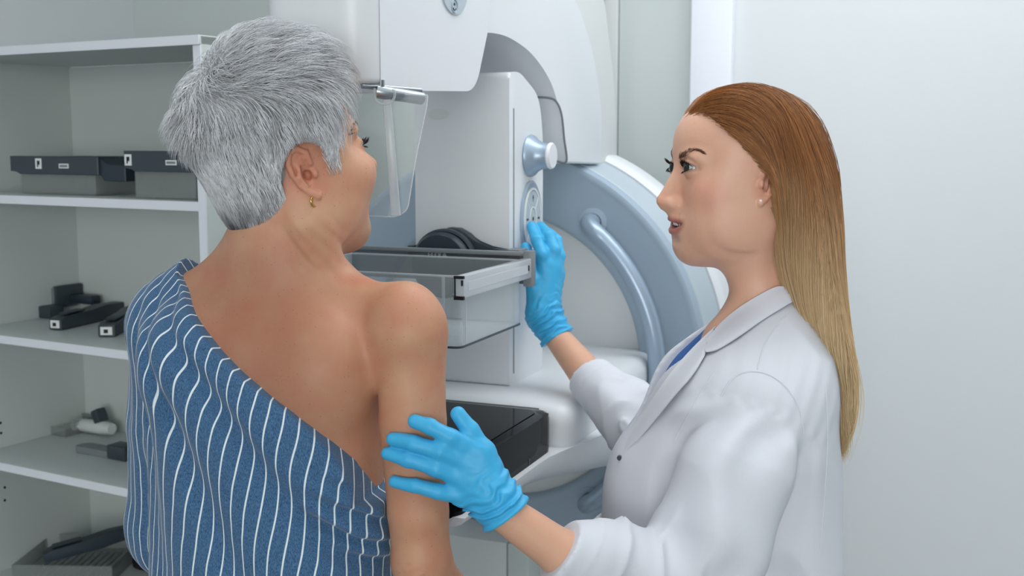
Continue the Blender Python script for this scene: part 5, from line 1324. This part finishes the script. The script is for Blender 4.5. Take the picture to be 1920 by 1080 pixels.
def sheet(name, A, Bv, m, parent, F_, lift=.004, nu=26, nv=9, thick=.0022, bulge=.0, lifts=None):
    """cloth flap between two traced edges, laid on the garment, with real thickness"""
    A = np.array(catmull([np.array(p, float) for p in A], 8)); Bv = np.array(catmull([np.array(p, float) for p in Bv], 8))
    ia = np.linspace(0, len(A)-1, nu); ib = np.linspace(0, len(Bv)-1, nu)
    ga = np.stack([np.interp(ia, np.arange(len(A)), A[:, k]) for k in (0, 1)], 1); gb = np.stack([np.interp(ib, np.arange(len(Bv)), Bv[:, k]) for k in (0, 1)], 1)
    v = np.linspace(0, 1, nv); P2 = ga[:, None]*(1-v)[None, :, None]+gb[:, None]*v[None, :, None]; P2 = P2.reshape(-1, 2)
    W3 = sdf_ray(F_, P2[:, 0], P2[:, 1]); Y = W3[:, 1].reshape(nu, nv)
    for _ in range(6):                                      # smooth the lay of the cloth
        Yp = np.pad(Y, 1, mode='edge'); Y = np.minimum(Y+.001, (Yp[:-2, 1:-1]+Yp[2:, 1:-1]+Yp[1:-1, :-2]+Yp[1:-1, 2:]+Y*2)/6)
    Y = Y-lift-(bulge*np.sin(math.pi*v))[None, :]
    R_ = np.stack([ray(x, y) for x, y in P2]); W3 = CP+R_*(Y.reshape(-1)/R_[:, 1])[:, None]
    G3 = W3.reshape(nu, nv, 3); nn = np.cross(np.gradient(G3, axis=0), np.gradient(G3, axis=1)); nn /= np.linalg.norm(nn, axis=2)[..., None]; nn *= -np.sign(nn[..., 1:2])
    bm_ = B(); L2_ = [[[bm_.verts.new(G3[i, j]+nn[i, j]*q-DO) for j in range(nv)] for i in range(nu)] for q in (thick/2, -thick/2)]
    for X in L2_:
        for i in range(nu-1):
            for j in range(nv-1): bm_.faces.new((X[i][j], X[i][j+1], X[i+1][j+1], X[i+1][j]))
    X, Z = L2_
    for i in range(nu-1):
        for j in (0, nv-1): bm_.faces.new((X[i][j], X[i+1][j], Z[i+1][j], Z[i][j]))
    for j in range(nv-1):
        for i in (0, nu-1): bm_.faces.new((X[i][j], X[i][j+1], Z[i][j+1], Z[i][j]))
    return obj(name, bm_, m, parent, 60), W3.reshape(nu, nv, 3)
CLR = mat('collar_cotton', 'd8d7d8', .85, bump=.1, bscale=900, spec=.2)
col_, g1 = sheet('collar', [(1492, 548), (1462, 537), (1425, 553), (1385, 578), (1352, 606), (1330, 632), (1318, 648)], [(1500, 562), (1486, 566), (1462, 580), (1425, 603), (1386, 630), (1345, 655), (1324, 660)], COAT, coat, LS, .005, 30, 9, bulge=.002)
lap_, g2 = sheet('lapel', [(1342, 612), (1318, 634), (1285, 668), (1252, 708), (1220, 755), (1190, 800), (1166, 846)], [(1322, 652), (1318, 672), (1296, 706), (1268, 738), (1232, 782), (1198, 822), (1168, 852)], COAT, coat, LS, .006, 34, 8, bulge=.001)
b = B()
for i in range(1, 29):
    if i % 1 == 0: p = g1[i, -1]*.84+g1[i, 0]*.16; q = g1[i-1, -1]*.84+g1[i-1, 0]*.16; d = (p-q); tube(b, [q+d*.15-DO+A3(0, -.0022, 0), q+d*.8-DO+A3(0, -.0022, 0)], .0003, 5)
obj('stitching', b, CLR, col_)
# far side of the collar, behind the throat
b = B(); Fp = [at(*p) for p in ((1368, 568, 1.545), (1352, 585, 1.56), (1330, 606, 1.57), (1300, 640, 1.575), (1262, 690, 1.58), (1240, 722, 1.58), (1252, 722, 1.56), (1288, 676, 1.555), (1328, 630, 1.545), (1350, 606, 1.54), (1372, 590, 1.53))]
prism(b, [p-DO for p in Fp], (.0, .003, .001)); obj('lapel', b, CLR, coat)
sb_ = sdf_ray(CF, [1162], [858])[0]
b = B(); lathe(b, [(0, .004), (.0028, .004), (.0035, .0025), (.0035, 0)], sb_-DO, (-.3, -1, 0), 20); obj('snap_button', b, M['dark'], coat)
# coat cuff hems
for nm, c, d, r in (('cuff_hem', at(1048, 1036, 1.242)-CD*.007, CD, .0343), ('cuff_hem', fCu-FD*.007, FD, .0358)):
    break
    b = B(); lathe(b, [(r, -.001), (r+.0016, .001), (r+.0006, .0032), (r-.0014, .0024), (r-.0018, -.002)], c-DO, d, 48); obj(nm, b, COAT, coat)

# --- gloves
def glove_mat():
    m = mat('blue_nitrile', '40b0e2', .46, sss=.0, spec=.5, bump=.25, bscale=55); return m
GLV = glove_mat()
def hand(name, fingers, palm, cuff, arm_r, wr_dir, zones, lo, hi, seed):
    HF = Field()
    for a, b_, r1, r2 in palm: HF.cone(a, b_, r1, r2, .012)
    for pts, rs in fingers: HF.chain(pts, rs, .010, k_in=.004)
    c0, c1, r0, r1 = cuff
    HF.cone(c0, c1, r0, r1, .015)
    d = (c1-c0)/np.linalg.norm(c1-c0)
    c1f = c1.astype(f32); df = d.astype(f32); c0f = c0.astype(f32)
    tips = [np.array(p[0][-1], f32) for p in fingers]; joints = [np.array(q, f32) for p in fingers for q in p[0][1:-1]]
    def wr(P, dd):
        t = (P-c0f)@df; L_ = np.linalg.norm(c1-c0)
        m = sstep(-.045, .0, t)*sstep(L_-.001, L_-.009, t)
        u = t*1.0+.010*vnoise(P, 38, seed)+.004*vnoise(P, 90, seed+4)
        dd = dd-m*(.0016*(1-np.abs(np.sin(u*240))*2)+.0012*np.sin(u*520+2*vnoise(P, 60, seed)))
        m2 = 1-m; dd = dd-m2*(.0007*vnoise(P, 75, seed+1)+.0004*np.abs(vnoise(P, 150, seed+2)))
        for j in joints:
            r = np.sqrt(((P-j)**2).sum(1)); k = 1-sstep(.006, .013, r); dd = dd+k*.0004*np.sin(((P-j)@(np.array((.8, .2, .5), f32)))*1900)
        rim = np.exp(-((t-L_+.002)/.0018)**2); return np.maximum(dd-rim*.0012, t-L_)
    HF.disp(wr)
    return sculpt(name, HF, lo, hi, .0016, GLV, doc, origin=DO, slack=2.2)
def pt(L_): return [at(*p) for p in L_]
nf = [(pt([(902, 848, 1.238), (846, 820, 1.228), (806, 800, 1.229), (777, 790, 1.232)]), [.0105, .0092, .0086, .0076]),
      (pt([(890, 872, 1.236), (826, 846, 1.226), (775, 831, 1.230), (737, 823, 1.238)]), [.0108, .0096, .0089, .0078]),
      (pt([(880, 902, 1.236), (818, 878, 1.227), (765, 861, 1.231), (727, 850, 1.241)]), [.0105, .0094, .0087, .0076]),
      (pt([(876, 935, 1.236), (822, 922, 1.229), (778, 911, 1.231), (740, 903, 1.238)]), [.0098, .0084, .0077, .0068]),
      (pt([(926, 905, 1.240), (908, 848, 1.240), (882, 808, 1.242), (858, 776, 1.244)]), [.0150, .0112, .0100, .0085])]
kn_ = pt([(902, 852, 1.238), (890, 876, 1.236), (880, 904, 1.236), (880, 930, 1.237)]); wrp = at(942, 946, 1.236)
npalm = [(wrp+A3(0, 0, .006), kn_[0], .019, .0135), (wrp, kn_[1], .020, .014), (wrp, kn_[2], .020, .014), (wrp+A3(-.004, 0, -.006), kn_[3], .018, .0135), (at(900, 900, 1.24), at(925, 925, 1.24), .018, .02)]
hand('blue_glove', nf, npalm, (at(922, 930, 1.236), at(949, 967, 1.234), .0245, .0290), 0, 0, None, (-.18, 1.16, 1.04), (.06, 1.30, 1.30), 40)
ff = [(pt([(1021, 512, 1.945), (1016, 478, 1.940), (1007, 450, 1.957), (997, 424, 1.985)]), [.0120, .0108, .0102, .0088]),
      (pt([(1036, 505, 1.948), (1040, 470, 1.950), (1028, 442, 1.965), (1014, 424, 1.990)]), [.0120, .0108, .0102, .0086]),
      (pt([(1042, 515, 1.965), (1049, 480, 1.970), (1043, 450, 1.985), (1030, 436, 2.005)]), [.0115, .0100, .0095, .0080]),
      (pt([(1040, 530, 1.985), (1047, 500, 1.992), (1046, 475, 2.003), (1038, 462, 2.012)]), [.0105, .0090, .0085, .0072]),
      (pt([(1010, 570, 1.940), (998, 528, 1.935), (991, 495, 1.948), (986, 464, 1.965)]), [.0165, .0125, .0112, .0095])]
wf = at(1018, 592, 1.938)
fpalm = [(wf, ff[k][0][0], .023, .0155) for k in range(4)]+[(at(1016, 560, 1.945), at(1020, 590, 1.94), .024, .025)]
hand('blue_glove', ff, fpalm, (at(1020, 590, 1.938), at(1046, 634, 1.925), .0265, .0310), 0, 0, None, (.0, 1.84, 1.17), (.12, 2.06, 1.43), 60)

# --- long hair
HD = Field(); HD.set(DC, DH, DS_)
HD.ell((0, -.018, .045), (.0770, .094, .085), .02); HD.ell((0, .0125, .052), (.0755, .0675, .0665), .03)
HD.ell((0, -.050, -.01), (.068, .055, .075), .03)
def hl(x, y): y = np.maximum(y, 0); return .016+1.22*y-3.6*y*y+.005-.010*np.maximum(0, 1-np.abs(x)/.03)
def dcut(q):
    x, y, z = np.abs(q[:, 0]), q[:, 1], q[:, 2]
    bd = -.022-.35*np.maximum(0, -z-.005)                     # edge of the hair that falls over and behind the ear
    f1 = (hl(x, y)-.001-z)*.7; return np.minimum(f1, y-bd)
for s_e in (-1, 1): HD.ell((s_e*.070, -.022, .008), (.017, .022, .030), .012)
HD.fn(dcut, (0, 0, 0), .3, .010, 'i')
HD.set()
lz = [1.145, 1.195, 1.25, 1.319, 1.388, 1.457, 1.52, 1.57]; 
HD.fn(loft(lz, [.428, .431, .428, .403, .386, .380, .372, .365], [1.50, 1.50, 1.50, 1.50, 1.50, 1.505, 1.51, 1.515], [.004, .010, .014, .031, .0420, .044, .042, .02], [.035, .075, .085, .086, .082, .078, .065, .03], 2.2), (.40, 1.5, 1.34), .24, .035)
HD.disp(lambda P, d: d+.0010*vnoise(P*np.array((1, 1, .10), f32), 130, 5)+.0012*vnoise(P*np.array((1, 1, .15), f32), 50, 6))
HMD = hair_mat('fair_hair', '683a1b', 'cc8c50', 'd8b27c', 'fde8c0', rough=.40, z0=1.57, z1=1.37)
HMD.node_tree.nodes['Principled BSDF'].inputs['Specular IOR Level'].default_value = .5
for nd in HMD.node_tree.nodes:
    pass
dh = sculpt('long_hair', HD, (.18, 1.36, 1.12), (.50, 1.66, 1.70), .0028, HMD, doc, attrs={'shade': lambda v: .14+.14*vnoise(v*np.array((1, 1, .08), f32), 160, 2)}, origin=DO)
def grow_long(n, seed):
    r_ = np.random.default_rng(seed); d = r_.normal(0, 1, (n*8, 3)); d /= np.linalg.norm(d, axis=1)[:, None]
    q = np.array((0, -.014, .035))+d*.1; w = (DC+(q*DS_)@DH.T).astype(f32)
    HS_ = Field(); HS_.set(DC, DH, DS_); HS_.ell((0, -.018, .045), (.0770, .094, .085), .02); HS_.ell((0, .0125, .052), (.0755, .0675, .0665), .03); HS_.ell((0, -.050, -.01), (.068, .055, .075), .03)
    for s_e in (-1, 1): HS_.ell((s_e*.070, -.022, .008), (.017, .022, .030), .012)
    HS_.set(); HS_.n.append([e for e in HD.n if e[7] == 'u'][-1])     # the falling lengths
    for _ in range(6): w = w-HS_.eval(w)[:, None]*HS_.grad(w)*.9
    q = (w-DC)@DH/DS_; y, z, x = q[:, 1], q[:, 2], q[:, 0]
    ok = (((z > hl(x, y)-.005+.010*r_.uniform(0, 1, len(z))) & (y > -.03)) | ((y <= -.021) & (z > -.055))) & (x < .06)
    pr_ = .45+.55*(np.maximum(sstep(.020, .004, z-hl(x, y)), sstep(.100, .118, z)) > .5); ok &= r_.uniform(0, 1, len(ok)) < pr_
    w = w[ok][:n]; q = q[ok][:n]; n = len(w); K = 27; p = w.copy().astype(float); paths = [p]; off = r_.uniform(-.0008, .0028, n)
    off = np.where(r_.uniform(0, 1, n) < .03, off+.003, off)
    L_ = r_.uniform(.36, .47, n)-(q[:, 2]-.03)*.2; jit = r_.normal(0, .030, (n, 3)); sg = np.where(q[:, 0] > 0, 1., -1.)
    zt = r_.uniform(1.145, 1.20, n)
    for k in range(K-1):
        ql = (p-DC)@DH/DS_; x, y, z = ql.T
        onh = sstep(-.03, .02, z)[:, None]; top = sstep(.095, .122, z); fr_ = sstep(-.03, .03, y)
        dirh = np.stack((sg*(.55*top+.10), -(.50+.45*fr_-.30*(1-fr_)*(1-top)), -(.22+.85*(1-top)*(1-.5*fr_))*(1-.55*sstep(.02, .065, y))), 1)@DH.T
        st_ = (sstep(.050, .016, z)*sstep(-.016, .0, y))[:, None]; dirh = dirh*(1-st_)+(np.array((0, -1., .02))@DH.T)*st_
        bnd = sstep(-.014-.3*np.maximum(0, -z)+.008, -.014-.3*np.maximum(0, -z)-.004, y)     # 1 once behind the edge over the ear
        push = (1-bnd)*sstep(.03, .01, z); dirh = dirh+push[:, None]*(np.array((0, -1.6, 0))@DH.T)
        g = HS_.grad(p.astype(f32), .0015)
        dr = dirh*onh+np.array((.05, 0, -1.))*(1-onh)+push[:, None]*(1-onh)*(np.array((0, -1.2, 0))@DH.T)+jit
        dr -= g*(dr*g).sum(1)[:, None]; dr /= np.linalg.norm(dr, axis=1)[:, None]+1e-9
        stp = (L_/(K-1))[:, None]*np.where(p[:, 2] < zt, 0, 1)[:, None]
        p = p+dr*stp; dd = HS_.eval(p.astype(f32)); p = p-g*np.clip(dd-off*min(1, (k+1)/4), -.008, .008)[:, None]*(stp > 0)
        paths.append(p)
    P = np.stack(paths, 1)
    for _ in range(4): P[:, 1:-1] = (P[:, :-2]+P[:, 1:-1]*2+P[:, 2:])/4
    for k in range(K):
        dd = HS_.eval(P[:, k].astype(f32)); P[:, k] += HS_.grad(P[:, k].astype(f32), .0015)*np.clip((off+.0012)*min(1, (k+1)/4)-dd, 0, .006)[:, None]
    sh = .47+.28*vnoise(w, 120, 8)+.27*r_.uniform(-1, 1, n); return P, np.clip(sh, 0, 1)
Pp, sh = grow_long(15500, 21)
strands('hair_strands', Pp, .00027, HMD, dh, DO, 3, shade=sh)
# trousers and shoes, below the picture
LF = Field(); LF.set(DO, DT)
for s in (-1, 1): LF.chain([(s*.08, 0, .80), (s*.085, .01, .45), (s*.085, 0, .09)], [.085, .06, .05], .03)
sculpt('trousers', LF, (.05, 1.3, .04), (.55, 1.75, .9), .010, mat('white_cotton', 'dcdfe3', .85), doc, origin=DO)
LF = Field(); LF.set(DO, DT)
for s in (-1, 1): LF.chain([(s*.085, -.03, .045), (s*.09, .07, .04), (s*.095, .15, .032)], [.044, .042, .032], .03)
LF.disp(lambda P, d: np.maximum(d, .001-P[:, 2]))
sculpt('shoes', LF, (.05, 1.3, -.02), (.55, 1.75, .14), .008, mat('white_clog', 'dfe2e3', .5), doc, origin=DO)
